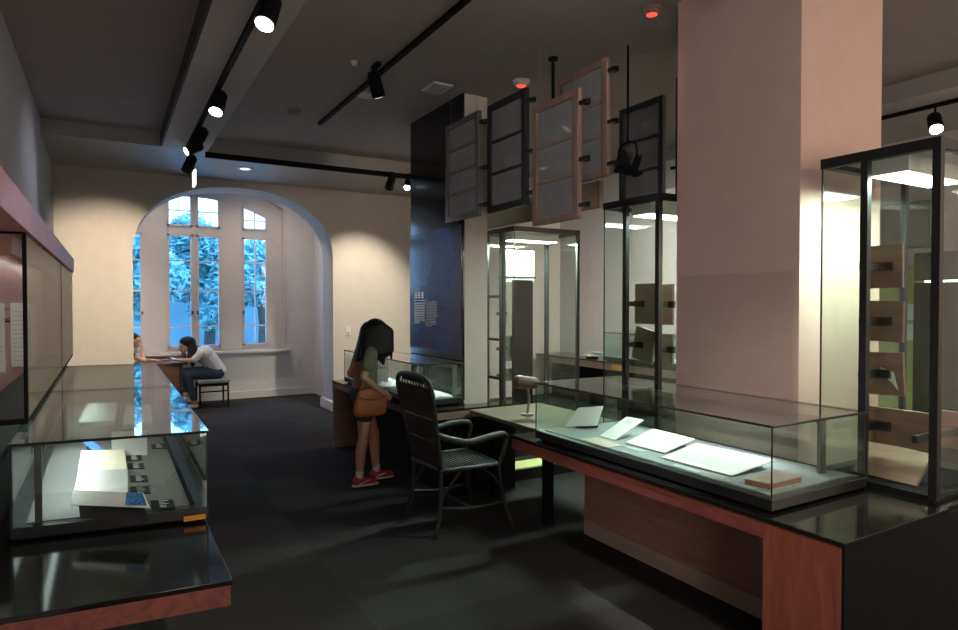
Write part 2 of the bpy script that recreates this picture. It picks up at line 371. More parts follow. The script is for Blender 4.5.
# joinery panel between the lights
jy0, jy1 = WY + 0.06, WY + 0.12
LX = [(0.065 * K, 0.46 * K), (0.79 * K, 1.155 * K), (1.205 * K, 1.56 * K), (1.89 * K, 2.29 * K)]
def ltop(x): return warch(x) - 0.30
zb, zm, zu = zk(0.905), zk(2.67), zk(2.785)
j = MB()
def strip(x0, x1, f0, f1, n=8):
    X = [x0 + (x1 - x0) * i / n for i in range(n + 1)]
    j.prism([(x, jy0, f0(x)) for x in X] + [(x, jy0, f1(x)) for x in reversed(X)], (0, jy1 - jy0, 0))
edges = [WX0] + [e for l in LX for e in l] + [WX1]
for i in range(0, len(edges), 2): strip(edges[i], edges[i + 1], lambda x: WZ0, warch)
for x0, x1 in LX:
    strip(x0, x1, lambda x: WZ0, lambda x: zb); strip(x0, x1, lambda x: zm, lambda x: zu); strip(x0, x1, ltop, warch)
struct(j.build('trim_3', JOIN))
for wi, (x0, x1) in enumerate(LX):
    wn = thing(f'window_{wi + 1}', '', 'window', ((x0 + x1) / 2, WY + 0.09, zb)); del wn['label']; del wn['category']; wn['kind'] = 'structure'
    f = MB(); fy0, fy1, ft = WY + 0.045, WY + 0.09, 0.035
    f.box(x0, fy0, zb, x0 + ft, fy1, zm).box(x1 - ft, fy0, zb, x1, fy1, zm).box(x0, fy0, zb, x1, fy1, zb + ft).box(x0, fy0, zm - ft, x1, fy1, zm)
    f.box(x0, fy0, zu, x0 + ft, fy1, ltop(x0)).box(x1 - ft, fy0, zu, x1, fy1, ltop(x1)).box(x0, fy0, zu, x1, fy1, zu + ft)
    X = [x0 + (x1 - x0) * i / 8 for i in range(9)]
    f.prism([(x, fy0, ltop(x) - ft) for x in X] + [(x, fy0, ltop(x)) for x in reversed(X)], (0, fy1 - fy0, 0))
    f.build('window_frame', JOIN, wn)
    g = MB()
    for fr in (0.235, 0.5, 0.815) if True else (): 
        z = zb + (zm - zb) * (1 - fr); g.box(x0 + ft, fy0 + .01, z - 0.011, x1 - ft, fy1 - .01, z + 0.011)
    z = zu + (ltop((x0 + x1) / 2) - zu) * 0.5; g.box(x0 + ft, fy0 + .01, z - 0.010, x1 - ft, fy1 - .01, z + 0.010)
    if wi in (0, 3):
        xm = (x0 + x1) / 2
        g.box(xm - .010, fy0 + .011, zb + ft, xm + .010, fy1 - .011, zm - ft).box(xm - .010, fy0 + .011, zu + ft, xm + .010, fy1 - .011, ltop(xm) - ft)
    elif wi == 1:
        xm = x0 + (x1 - x0) * 0.45; g.box(xm - .006, fy0 + .011, zu + ft, xm + .006, fy1 - .011, ltop(xm) - ft)
    g.build('muntin', MUNT, wn)
    p = B(x0 + ft, fy0 + .02, zb + ft, x1 - ft, fy0 + .025, zm - ft)
    p.prism([(x, fy0 + .02, zu + ft) for x in (x0 + ft, x1 - ft)] + [(x1 - ft, fy0 + .02, ltop(x1) - ft), (x0 + ft, fy0 + .02, ltop(x0) - ft)], (0, 0.005, 0))
    p.build('pane', WGLASS, wn)
    h = MB(); hx = x1 - 0.012 if wi in (0, 1) else x0 + 0.012
    h.box(hx - .012, fy0 - 0.03, 1.42, hx + .012, fy0, 1.47).build('latch', SATINB, wn)
# skirting on the back wall, either side of the arch
struct(B(AX1 - 0.02, 9.06, 0, 7.0, 9.1, 0.13).build('baseboard_back', CREAM))
struct(B(AX1 - 0.04, 9.06, 0, AX1 + 0.10, 9.66, 0.16).build('trim_4', CREAM, bevel=0.02))
struct(B(-0.75, WY - 0.02, 0, 3.15, WY, 0.12).build('baseboard_window', WHITEP))
# square pillar
PX0, PX1, PY0, PY1 = 2.97, 3.70, 1.925, 2.715
struct(B(PX0, PY0, 0, PX1, PY1, CZ).build('pillar', PILL))
# dark partition with its pale near edge
struct(B(2.655, 4.80, 0, 2.89, 5.88, CZ).build('partition_wall', CREAM))
struct(B(2.64, 4.79, 0.76, 2.655, 5.88, CZ).build('partition_facing', GLOSSB))

# ------------------------------------------------------------------ outside
struct(B(-30, 11.5, -0.6, 40, 90, -0.5).build('ground', GRASS))
struct(B(-12, 20, -0.5, 16, 20.3, 1.95).build('garden_wall', OUTW))
def tree(x, y, h, r, n, label, seed):
    rnd = random.Random(seed)
    t = thing('tree', label, 'tree', (x, y, -0.5), 'trees outside the arched window')
    MB().tube([(x, y, -0.5), (x + .1, y, h * .35), (x - .1, y + .1, h * .7)], lambda q: 0.18 - 0.1 * q).build('trunk', BARK, t, smooth=True)
    m = MB(); blobs = [(x + rnd.uniform(-1, 1) * r * .6, y + rnd.uniform(-1, 1) * r * .5, h * rnd.uniform(.45, .95), rnd.uniform(.35, .6) * r) for _ in range(9)]
    for k in range(n):
        b = rnd.choice(blobs); d = Vector((rnd.gauss(0, 1), rnd.gauss(0, 1), rnd.gauss(0, 1))).normalized() * b[3] * rnd.uniform(.6, 1.05)
        p = Vector(b[:3]) + d; s_ = rnd.uniform(.045, .09)
        u = Vector((rnd.gauss(0, 1), rnd.gauss(0, 1), rnd.gauss(0, .6))).normalized(); v = u.orthogonal().normalized()
        m.quad(p - u * s_ * 1.6, p - v * s_ * .6, p + u * s_ * 1.6, p + v * s_ * .6)
    m.build('foliage', LEAF, t)
tree(.65, 15.6, 3.2, 1.0, 9000, 'leafy tree filling the left middle window light', 1)
tree(3.15, 15.8, 3.1, 1.0, 9000, 'leafy tree behind the narrow right window light', 2)
tree(2.3, 18.6, 3.5, 1.3, 9000, 'taller tree farther back, seen through the right middle window light', 3)


# ------------------------------------------------------------------ display cases
def glass_case(root, x0, x1, y0, y1, z0, zf, zt, sh=0.0, felt=FELT, gap=0.012):
    """sh shears the near and far ends: y grows by sh at x0"""
    def P(x, y, z): return (x, y + sh * (x1 - x) / (x1 - x0), z)
    def slab(xa, xb, ya, yb, za, zb_):
        m = MB(); m.prism([P(xa, ya, za), P(xb, ya, za), P(xb, yb, za), P(xa, yb, za)], (0, 0, zb_ - za)); return m
    slab(x0 + .03, x1 - .03, y0 + .03, y1 - .03, z0, z0 + gap).build('plinth', MATTB, root)
    slab(x0, x1, y0, y1, z0 + gap, zf).build('base', SATINB, root, bevel=0.003)
    slab(x0 + .045, x1 - .045, y0 + .045, y1 - .045, zf, zf + .004).build('lining', felt, root)
    g = 0.006; i = .004
    slab(x0 + i, x1 - i, y0 + i, y0 + i + g, zf, zt - .002).build('glass_pane', GLASS, root)
    slab(x0 + i, x1 - i, y1 - i - g, y1 - i, zf, zt - .002).build('glass_pane', GLASS, root)
    slab(x0 + i, x0 + i + g, y0 + i + g, y1 - i - g, zf, zt - .002).build('glass_pane', GLASS, root)
    slab(x1 - i - g, x1 - i, y0 + i + g, y1 - i - g, zf, zt - .002).build('glass_pane', GLASS, root)
    slab(x0, x1, y0, y1, zt - .002, zt + .006).build('glass_top', GLASS, root)
    e = MB()                                              # dark polished glass edges
    for a, b in (((x0, y0), (x1, y0)), ((x1, y0), (x1, y1)), ((x1, y1), (x0, y1)), ((x0, y1), (x0, y0))):
        e.cyl(P(*a, zt), P(*b, zt), .0055, seg=6)
    for a in ((x0 + i, y0 + i), (x1 - i, y0 + i), (x1 - i, y1 - i), (x0 + i, y1 - i)): e.cyl(P(*a, zf), P(*a, zt), .0035, seg=6)
    e.build('glass_edge', SATINB, root)
def led_lamp(root, x, y0, y1, zf, zt, w=.02, aimx=0.35, energy=3.0, mat_=SATINB, pw=0.012):
    B(x - pw, y0 - .008, zf, x + pw, y0 + .008, zt).build('lamp_post', mat_, root)
    m = B(x - w, y0, zt - .008, x + w, y1, zt); m.box(x - w, y0, zt - .03, x - w + .003, y1, zt - .008).box(x + w - .003, y0, zt - .03, x + w, y1, zt - .008)
    a = m.build('lamp_arm', mat_, root)
    B(x - w * .6, y0 + .05, zt - .013, x + w * .6, y1 - .03, zt - .0082).build('led_strip', LED, a)
    l = area('led_light', (x, (y0 + y1) / 2, zt - .016), (aimx, 0, -1), energy, w * 1.2, y1 - y0 - .1, (0.92, 1.0, 0.98), root); l.data.spread = math.radians(110)

# left-hand counter along the wall
t = thing('display_counter', 'long counter with glossy black top and red wood fascia along the grey left wall', 'counter', (-0.1, 4.2, 0))
LC = dict(x0=-0.53, x1=0.338, y0=2.15, y1=6.35)
def LP(x, y, z, sh=.06): return (x, y + sh * (LC['x1'] - x) / .6, z)
def lslab(xa, xb, ya, yb, za, zb_): return MB().prism([LP(xa, ya, za), LP(xb, ya, za), LP(xb, yb, za), LP(xa, yb, za)], (0, 0, zb_ - za))
lslab(-.53, .338, 2.15, 6.35, .692, .71).build('worktop', GLOSSB, t, bevel=.002)
lslab(-.53, .333, 2.155, 6.345, .625, .692).build('fascia', RED, t)
lslab(-.53, -.02, 2.6, 6.3, 0, .625).build('body', MATTB, t)
t1 = thing('display_case', 'near glass display case on the left counter, holding leaflets and an orange tag', 'display case', (0, 3.6, .71), 'glass cases on the left counter')
glass_case(t1, -.32, .349, 2.79, 4.42, .71, .765, 1.074, .095, FELT)
led_lamp(t1, -.235, 2.92, 4.35, .769, 1.06, aimx=0.5, energy=5)
B(.285, 2.84, .769, .30, 4.35, .776).build('rail', MATTB, t1)
t2 = thing('display_case', 'far glass display case on the left counter, holding two stacks of white sheets', 'display case', (0, 5.3, .71), 'glass cases on the left counter')
glass_case(t2, -.32, .349, 4.43, 6.15, .71, .765, 1.074, .095, FELT)
led_lamp(t2, -.235, 4.58, 6.1, .769, 1.06, aimx=0.5, energy=4)
tag(B(.255, 2.775, .724, .335, 2.789, .742).build('tape_tag', ORANGE), 'small orange tag stuck on the base of the near left glass case', 'tag')

# exhibits in the near left case
FZ = .770
def up(p, dz): return (p[0], p[1], p[2] + dz)
r = thing('leaflet_stand', 'white leaflet with a blue picture on a black stand in the near left case', 'leaflet', (0, 2.85, FZ))
MB().prism([(-.10, 2.87, FZ), (.13, 2.70, FZ), (.10, 2.79, .85), (-.11, 2.92, .85)], (0, .015, 0)).build('stand', SATINB, r)
MB().sheet((-.125, 2.943, .862), (.113, 2.775, .862), (.13, 2.702, .822), (-.131, 2.899, .822), .003).build('leaflet', PAPER, r)
MB().sheet((.055, 2.815, .8638), (.108, 2.777, .8638), (.122, 2.716, .8278), (.05, 2.766, .8278), .0015).build('picture', BLUEINK, r)
m = MB()
for k in range(4):
    a = .2 + k * .18
    m.box(-.09, 0, 0, .03, .004, .0008, Matrix.Translation((0, 2.905 - a * .06, .862 - a * .036 + .001)) @ Matrix.Rotation(-.6, 4, 'Z') @ Matrix.Rotation(.2, 4, 'X'))
m.build('print', GREYPAP, r)
r = thing('card', '', 'card', (0, 3.2, FZ)); r['label'] = 'plain grey card propped behind the blue-pictured leaflet in the left case'
MB().sheet((-.122, 3.372, .845), (.07, 3.29, .845), (.065, 3.045, .80), (-.132, 3.206, .80), .004).build('card_sheet', GREYPAP, r)
MB().prism([(-.09, 3.2, FZ), (.05, 3.12, FZ), (.05, 3.2, .82), (-.09, 3.28, .82)], (0, .01, 0)).build('prop', SATINB, r)
for k, (ya, yb, lab) in enumerate(((3.40, 3.60, 'cream booklet nearest the grey card in the left case'), (3.62, 3.78, 'cream booklet in the middle of the left case row'), (3.80, 3.95, 'cream booklet farthest from the grey card in the left case'))):
    s_ = .09; bk = thing('booklet', lab, 'booklet', (-.03, ya, FZ), 'cream booklets in the left case')
    MB().sheet((-.13, ya + s_, .785 + .004 * k), (.07, ya, .785 + .004 * k), (.07, yb, .80), (-.13, yb + s_, .80), .012).build('pages', PAPER, bk)
    MB().sheet((-.132, ya + s_ - .002, .7875 + .004 * k), (.072, ya - .002, .7875 + .004 * k), (.072, yb, .8025), (-.132, yb + s_, .8025), .002).build('cover', CREAMPAP, bk)
r = thing('card', 'upright white card at the back of the near left case', 'card', (.1, 3.95, FZ))
MB().prism([(.01, 3.96, FZ), (.178, 3.89, FZ), (.178, 3.91, .90), (.01, 3.98, .90)], (0, .004, 0)).build('card_sheet', PAPER, r)
B(.06, 3.97, FZ, .13, 4.02, .79).build('foot', SATINB, r)
r = thing('card', 'slanted dark blue card left of the upright white card in the left case', 'card', (-.08, 4.1, FZ))
MB().sheet((-.145, 4.22, .83), (-.09, 4.19, .83), (-.015, 4.0, .79), (-.07, 4.03, .79), .003).build('card_sheet', BLUEINK, r)
MB().prism([(-.11, 4.13, FZ), (-.06, 4.10, FZ), (-.06, 4.12, .80), (-.11, 4.15, .80)], (0, .01, 0)).build('prop', SATINB, r)
caps = [(.112, 3.86, 'beside the farthest cream booklet'), (.115, 3.66, 'beside the middle cream booklet'), (.118, 3.39, 'beside the nearest cream booklet'), (.115, 3.18, 'beside the plain grey card'), (.187, 2.91, 'beside the blue-pictured leaflet'), (.245, 4.10, 'right of the upright white card')]
for x, y, where in caps:
    c = thing('caption_card', f'small black caption card with white lettering {where}', 'caption card', (x, y, FZ), 'black caption cards in the left case')
    hw = .036 if where != caps[4][2] else .042
    MB().prism([(x - hw, y + .07, FZ), (x + hw, y + .04, FZ), (x + hw, y - .09, FZ), (x - hw, y - .05, FZ)], (0, 0, .003)).build('card_sheet', MATTB, c)
    m = MB()
    for k in range(5):
        yy = y + .035 - k * .022; L_ = random.uniform(.5, .9)
        m.sheet((x - .012, yy + .008, FZ + .0045), (x - .012 + .04 * L_, yy - .006, FZ + .0045), (x - .012 + .04 * L_, yy - .011, FZ + .0045), (x - .012, yy + .003, FZ + .0045), .001)
    m.build('lettering', LETTER, c)
for (x0, x1, ya, yb, lab) in ((-.175, .03, 4.95, 5.25, 'left stack of white sheets in the far left case'), (.08, .25, 4.72, 5.05, 'right stack of white sheets in the far left case')):
    c = thing('paper_stack', lab, 'papers', ((x0 + x1) / 2, ya, FZ), 'paper stacks in the far left case')
    for k in range(4):
        MB().sheet((x0 + .01 * k, ya + .2 * k + .05, .79 + .012), (x1 + .008 * k, ya + .2 * k, .79 + .012), (x1 + .008 * k, ya + .2 * k + .17, .80 + .02), (x0 + .01 * k, ya + .2 * k + .22, .80 + .02), .03 if k else .032).build('sheet', PAPER, c)

# wall cabinet above the left counter
t = thing('wall_cabinet', 'red wood wall cabinet with glass front mounted along the grey left wall', 'cabinet', (-.43, 5, 1.09))
B(-.548, 3.30, 1.09, -.53, 7.4, 1.90).build('back_panel', REDP, t)
B(-.548, 2.45, 1.90, -.285, 7.4, 2.03).build('header', REDP, t, bevel=.003)
B(-.53, 3.30, 1.085, -.30, 7.4, 1.10).build('shelf', MATTB, t)
B(-.53, 7.38, 1.10, -.30, 7.4, 1.90).build('end_panel', REDP, t)
B(-.545, 3.31, 1.10, -.302, 3.316, 1.90).build('glass_pane', GLASS, t)
for ya, yb in ((3.33, 5.68), (5.69, 7.36)): B(-.306, ya, 1.105, -.300, yb, 1.895).build('glass_door', GLASS, t)
B(-.36, 3.34, 1.812, -.352, 7.3, 1.8999).build('lamp_shield', REDP, t)
B(-.53, 3.334, 1.80, -.36, 3.342, 1.8999).build('lamp_shield', REDP, t)
lf = B(-.44, 3.5, 1.868, -.40, 7.2, 1.8999).build('light_fixture', WHITEPL, t); B(-.432, 3.52, 1.862, -.408, 7.18, 1.8679).build('tube', LEDT, lf)
B(-.309, 5.68, 1.10, -.2985, 5.69, 1.90).build('door_edge', MATTB, t)
m = MB(); m.box(-.312, 3.30, 1.10, -.298, 3.33, 1.90).box(-.545, 3.30, 1.892, -.312, 3.32, 1.90).box(-.545, 3.30, 1.10, -.312, 3.32, 1.108)
m.build('frame', MATTB, t)
m = MB()
for z in (1.50, 1.56): m.box(-.529, 3.34, z, -.522, 7.3, z + .006)
m.build('groove', MATTB, t)
for k, (y, lab) in enumerate(((3.75, 'sheet of printed paper nearest the end glass of the red wall cabinet'), (4.05, 'second sheet of printed paper in the red wall cabinet, behind the first'))):
    c = thing('document', lab, 'document', (-.44, y, 1.25), 'documents in the red wall cabinet')
    B(-.525 + .09 * k, y, 1.27, -.425 + .10 * k, y + .003, 1.60).build('page', PAPER, c)
    m = MB()
    for q in range(12): m.box(-.515 + .09 * k, y - .001, 1.30 + q * .023, -.435 + .10 * k - random.uniform(0, .02), y, 1.304 + q * .023)
    m.build('print', GREYPAP, c)
    B(-.528, y + .0032, 1.5, -.45 + .1 * k, y + .006, 1.51).build('hanger', MATTB, c)

# ------------------------------------------------------------------ right-hand island counter
t = thing('display_counter', 'wide island counter with black top and red wood sides in front of the pillar', 'counter', (2.6, 2.3, 0))
B(2.20, 1.25, .745, 2.945, 3.37, .765).build('worktop', GLOSSB, t, bevel=.002)
B(2.205, 1.57, .68, 2.26, 3.36, .745).build('fascia', RED, t)
B(2.205, 1.262, 0, 2.30, 1.57, .745).build('end_panel', REDX, t)
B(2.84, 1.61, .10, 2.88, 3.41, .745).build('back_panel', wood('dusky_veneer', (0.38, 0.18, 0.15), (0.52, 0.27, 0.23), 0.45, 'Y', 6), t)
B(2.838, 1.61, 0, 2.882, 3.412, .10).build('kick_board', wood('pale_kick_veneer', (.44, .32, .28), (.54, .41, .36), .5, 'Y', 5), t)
B(2.205, 1.25, 0, 3.72, 1.262, .745).build('black_side', MATTB, t)
B(2.945, 1.262, .745, 3.72, 1.90, .765).build('rear_worktop', GLOSSB, t)
B(2.88, 1.62, 0, 2.95, 3.40, .7).build('backing', MATTB, t)
t3 = thing('display_case', 'glass display case with white letters on stands on the island counter', 'display case', (2.6, 2.4, .765))
glass_case(t3, 2.25, 2.925, 1.565, 3.17, .765, .822, 1.112, 0, FELTW)
led_lamp(t3, 2.80, 1.70, 3.1, .826, 1.085, w=.015, aimx=-0.7, energy=3.0, mat_=STEEL, pw=.022)
CZF = .826
def stand_sheet(name, label, cat, c, m_, extra=None, group=None, tk=.004):
    r = thing(name, label, cat, ((c[0][0] + c[2][0]) / 2, (c[0][1] + c[2][1]) / 2, CZF), group)
    MB().sheet(*c, tk).build('sheet', m_, r)
    ax, ay, az = [(c[2][i] * .7 + c[3][i] * .3) for i in range(3)]; bx, by, bz = [(c[3][i] * .7 + c[2][i] * .3) for i in range(3)]
    s_ = MB()
    for x, y, z in ((ax, ay, az), (bx, by, bz)):
        s_.cyl((x - .01, y, CZF), (x - .01, y, z - .01), .004, seg=8)
    s_.prism([(c[0][0] + .01, c[0][1] - .02, CZF), (c[1][0] + .01, c[1][1] + .02, CZF), (c[1][0] + .01, c[1][1] + .02, c[1][2] - .002), (c[0][0] + .01, c[0][1] - .02, c[0][2] - .002)], (.006, 0, 0))
    s_.build('stand', GLASSG, r)
    if extra: extra(r, c)
    return r
def lines(r, c, n=8, m_=GREYPAP, f0=.15, f1=.85, w0=.12, w1=.88):
    c = [Vector(q) for q in c]; m = MB(); nn = (c[1] - c[0]).cross(c[3] - c[0]).normalized(); nn = nn if nn.z > 0 else -nn
    for k in range(n):
        t_ = f0 + (f1 - f0) * k / max(1, n - 1); a = c[0].lerp(c[3], t_); b = c[1].lerp(c[2], t_); e = random.uniform(w1 - .15, w1)
        d = (c[3] - c[0]) * .006
        p, q = a.lerp(b, w0), a.lerp(b, e); m.sheet(p + nn * .001, q + nn * .001, q + nn * .001 + d, p + nn * .001 + d, .0008)
    m.build('print', m_, r)
stand_sheet('letter', 'small white printed sheet standing steeply, leftmost of three on stands', 'letter', [(2.455, 2.816, .83), (2.454, 2.685, .83), (2.69, 2.70, .92), (2.68, 2.83, .92)], PAPER,
            lambda r, c: lines(r, c, 3, INK, .72, .84, .25, .8), 'white letters on stands')
stand_sheet('letter', 'square white letter on a low stand, middle of three on stands', 'letter', [(2.444, 2.594, .835), (2.451, 2.314, .835), (2.71, 2.345, .872), (2.725, 2.655, .872)], PAPER,
            lambda r, c: lines(r, c, 9), 'white letters on stands')
stand_sheet('letter', 'largest white letter on a low stand, beside the small brown book', 'letter', [(2.366, 2.256, .835), (2.383, 1.854, .835), (2.68, 1.85, .87), (2.645, 2.275, .87)], PAPER,
            lambda r, c: lines(r, c, 10), 'white letters on stands')
r = thing('book', 'small closed book with red-brown edges near the corner of the island case', 'book', (2.45, 1.70, CZF))
bp_ = [(2.33, 1.75), (2.35, 1.645), (2.565, 1.645), (2.59, 1.765)]
MB().prism([(x, y, CZF + .004) for x, y in bp_], (0, 0, .022)).build('pages', PLAQR, r)
MB().prism([(x, y, CZF + .026) for x, y in bp_], (0, 0, .004)).build('cover', PINKPAP, r)
MB().prism([(x, y, CZF) for x, y in bp_], (0, 0, .004)).build('back_cover', PINKPAP, r)
r = thing('drawing', 'flat buff paper lying in front of the small steep white sheet', 'drawing', (2.32, 2.68, CZF))
MB().prism([(2.305, 2.806, CZF), (2.29, 2.571, CZF), (2.396, 2.56, CZF), (2.425, 2.80, CZF)], (0, 0, .003)).build('sheet', PINKPAP, r)
for c, lab in (([(2.384, 2.547), (2.377, 2.415), (2.425, 2.40), (2.425, 2.506)], 'pale caption card in front of the square white letter'),
               ([(2.298, 2.468), (2.298, 2.422), (2.32, 2.43), (2.32, 2.475)], 'tiny pale caption card right of the buff paper'),
               ([(2.305, 2.138), (2.298, 1.978), (2.335, 1.985), (2.348, 2.141)], 'pale caption card in front of the largest white letter'),
               ([(2.302, 1.83), (2.302, 1.69), (2.328, 1.69), (2.322, 1.83)], 'pale caption card in front of the small brown book')):
    o = MB().prism([(x, y, CZF) for x, y in c], (0, 0, .003)).build('caption_card', PALECARD); tag(o, lab, 'caption card', 'pale caption cards in the island case')
r = thing('panel_stand', 'white slanted sheet on a dark stand at the far left end of the island case', 'document', (2.55, 3.08, CZF))
MB().sheet((2.55, 3.13, .94), (2.70, 3.06, .95), (2.58, 2.98, .85), (2.42, 3.10, .84), .004).build('sheet', PAPER, r)
MB().prism([(2.50, 3.09, CZF), (2.62, 3.02, CZF), (2.65, 3.05, .91), (2.54, 3.11, .90)], (.01, .015, 0)).build('stand', SATINB, r)

# ------------------------------------------------------------------ tall glass towers
def tower(label, x0, x1, ya, yb, zb_, zt, glass_far, group, floor_m, energy, ph_=.10):
    """ya<yb; two posts on the front (x0) face: one at the plain end, one 0.3 m from it; the other end is frameless glass"""
    r = thing('glass_tower', label, 'tall display case', ((x0 + x1) / 2, (ya + yb) / 2, zb_), group)
    B(x0 + .015, ya + .015, zb_, x1 - .015, yb - .015, zb_ + ph_).build('plinth', MATTB, r)
    B(x0 + .02, ya + .02, zb_ + ph_, x1 - .02, yb - .02, zb_ + ph_ + .012).build('floor_board', floor_m, r)
    m = MB(); z0, z1 = zt - .045, zt
    m.box(x0, ya, z0, x0 + .04, yb, z1).box(x1 - .04, ya, z0, x1, yb, z1).box(x0 + .04, ya, z0, x1 - .04, ya + .04, z1).box(x0 + .04, yb - .04, z0, x1 - .04, yb, z1)
    m.build('top_frame', SATINB, r)
    B(x0 + .04, ya + .04, zt - .02, x1 - .04, yb - .04, zt - .008).build('lid', WHITEPL, r)
    pe, pm = (ya, ya + .29) if glass_far else (yb - .035, yb - .325)
    for y in (pe, pm): pw_ = .032 if glass_far else .045; B(x0, y, zb_ + ph_, x0 + pw_, y + pw_, z0).build('post', SATINB, r)
    B(x1 - .035, pe, zb_ + ph_, x1, pe + .035, z0).build('post', SATINB, r)
    ye = yb - .035 if glass_far else ya
    B(x1 - .03, ye + .005, zb_ + ph_, x1, ye + .03, z0).build('post', SATINB, r)
    g = .008
    B(x0 + .006, ya + .01, zb_ + ph_ + .005, x0 + .006 + g, yb - .002, z0).build('glass_pane', GLASSG, r)
    B(x1 - .014, ya + .04, zb_ + ph_ + .005, x1 - .006, yb - .04, z0).build('glass_pane', GLASSG, r)
    B(x0 + .016, ya + .008, zb_ + ph_ + .005, x1 - .036, ya + .016, z0).build('glass_pane', GLASSG, r)
    B(x0 + .016, yb - .016, zb_ + ph_ + .005, x1 - .036, yb - .008, z0).build('glass_pane', GLASSG, r)
    yc = yb - .006 if glass_far else ya + .006
    MB().cyl((x0 + .008, yc, zb_ + ph_ + .005), (x0 + .008, yc, z0), .0045, seg=6).build('glass_edge', SATINB, r)
    ym_ = (ya + yb) / 2
    f = B(x0 + .10, ym_ - .085, zt - .10, x1 - .12, ym_ + .085, zt - .02).build('light_fixture', WHITEPL, r)
    B(x0 + .11, ym_ - .075, zt - .106, x1 - .13, ym_ + .075, zt - .1001).build('tube', LEDT, f)
    area('tower_light', ((x0 + x1) / 2, (ya + yb) / 2, zt - .11), (0, 0, -1), energy, x1 - x0 - .3, .13, (0.78, 1.0, 0.86), r)
    return r, pm
T1, pm1 = tower('tall glass case with brown wooden plaques to the right of the pillar', 2.95, 3.70, 1.30, 1.81, .765, 2.285, True, 'tall glass cases', MATTB, 27, .012)
T3, pm3 = tower('tall glass case between the pillar and the hanging window sashes, holding clipped boards', 2.95, 3.70, 2.84, 3.356, .10, 2.285, True, 'tall glass cases', BROWNP, 34)
T2, pm2 = tower('tall glass case beside the dark text panel, with a lit yellow floor', 3.11, 3.86, 4.71, 5.235, .0, 2.285, False, 'tall glass cases', CLOTHY, 85)
def clip(r, x, y, z, L=.10):
    k = MB(); k.box(x, y - .012, z - .018, x + L, y + .012, z + .018); k.cyl((x + L * .7, y - .016, z), (x + L * .7, y + .016, z), .007, seg=8); k.build('clip', SATINB, r)
def plaque(label, y0, y1, z0, z1, x, post_y, m_, group, tilt=0.0, n=1, lean=0.0):
    yc = (y0 + y1) / 2; r = thing('plaque', label, 'plaque', (x, yc, z0), group)
    M = Matrix.Translation((x, yc, (z0 + z1) / 2)) @ Matrix.Rotation(tilt, 4, 'X') @ Matrix.Rotation(lean, 4, 'Z')
    B(-.009, -(y1 - y0) / 2, -(z1 - z0) / 2, .009, (y1 - y0) / 2, (z1 - z0) / 2).build('tmp', m_, r); o = r.children[0]; o.name = 'board'
    o.data.transform(Matrix.Translation(woff(r))); o.data.transform(M); o.data.transform(Matrix.Translation(-woff(r)))
    k = MB(); zc = (z0 + z1) / 2
    k.box(2.95 + .03 if x < 3.6 and post_y is not None else x - .1, post_y, zc - .016, x - .010, post_y + .02, zc + .016)
    k.box(x - .03, post_y - .05, zc - .02, x - .010, post_y + .03, zc + .02)
    k.build('clip', SATINB, r)
    return r
for z0, z1, y0, y1, lab, m_ in ((1.67, 1.87, 1.53, 1.69, 'brown wooden plaque highest in the right-hand tall case', PLAQ), (1.42, 1.61, 1.525, 1.69, 'brown wooden plaque second from the top in the right-hand tall case', PLAQ),
                                (1.17, 1.37, 1.52, 1.69, 'brown wooden plaque with torn paper, third from the top in the right-hand tall case', PLAQ),
                                (1.13 - .19, 1.11, 1.39, 1.69, 'wide brown wooden plaque fourth from the top in the right-hand tall case', PLAQ)):
    r = plaque(lab, y0, y1, z0, z1, 3.14, pm1 + .03, m_, 'wooden plaques in the right-hand tall case', tilt=random.uniform(-.05, .05))
    if 'torn' in lab: MB().prism([(3.129, 1.62, 1.30), (3.129, 1.56, 1.28), (3.129, 1.54, 1.20), (3.129, 1.565, 1.23), (3.129, 1.60, 1.26)], (-.003, 0, 0)).build('paper_scrap', PAPER, r)
r = thing('plaque', 'brown wooden board lying slanted at the bottom of the right-hand tall case', 'plaque', (3.2, 1.55, .79), 'wooden plaques in the right-hand tall case')
MB().prism([(3.06, 1.70, .80), (3.06, 1.43, .795), (3.20, 1.43, .92), (3.20, 1.70, .93)], (.014, 0, -.01)).build('board', PLAQ, r)
B(3.17, 1.55, .79, 3.2, 1.59, .89).build('prop', SATINB, r)
plaque('reddish wooden plaque at the near end of the right-hand tall case', 1.335, 1.46, .93, 1.10, 3.36, 1.39, PLAQR, 'wooden plaques in the right-hand tall case')
for z0, z1, y0, y1, m_, lab, le in ((1.46, 1.73, 3.00, 3.19, mat('olive_board', (.24, .22, .13), .7), 'upright olive board clipped in the tall case left of the pillar', 0), (1.21, 1.43, 3.02, 3.20, mat('olive_board', (.24, .22, .13), .7), 'tilted olive board below the upright one, left of the pillar', .2),
                            (1.46, 1.72, 2.86, 2.95, PLAQR, 'red-brown board beside the pillar in the tall case', 0), (1.21, 1.40, 2.86, 2.95, PLAQ, 'dim brown board below the red-brown one beside the pillar', 0)):
    plaque(lab, y0, y1, z0, z1, 3.10, y1 - .04 if y1 > 3 else 2.88, m_, 'boards clipped in the tall case left of the pillar', tilt=le)
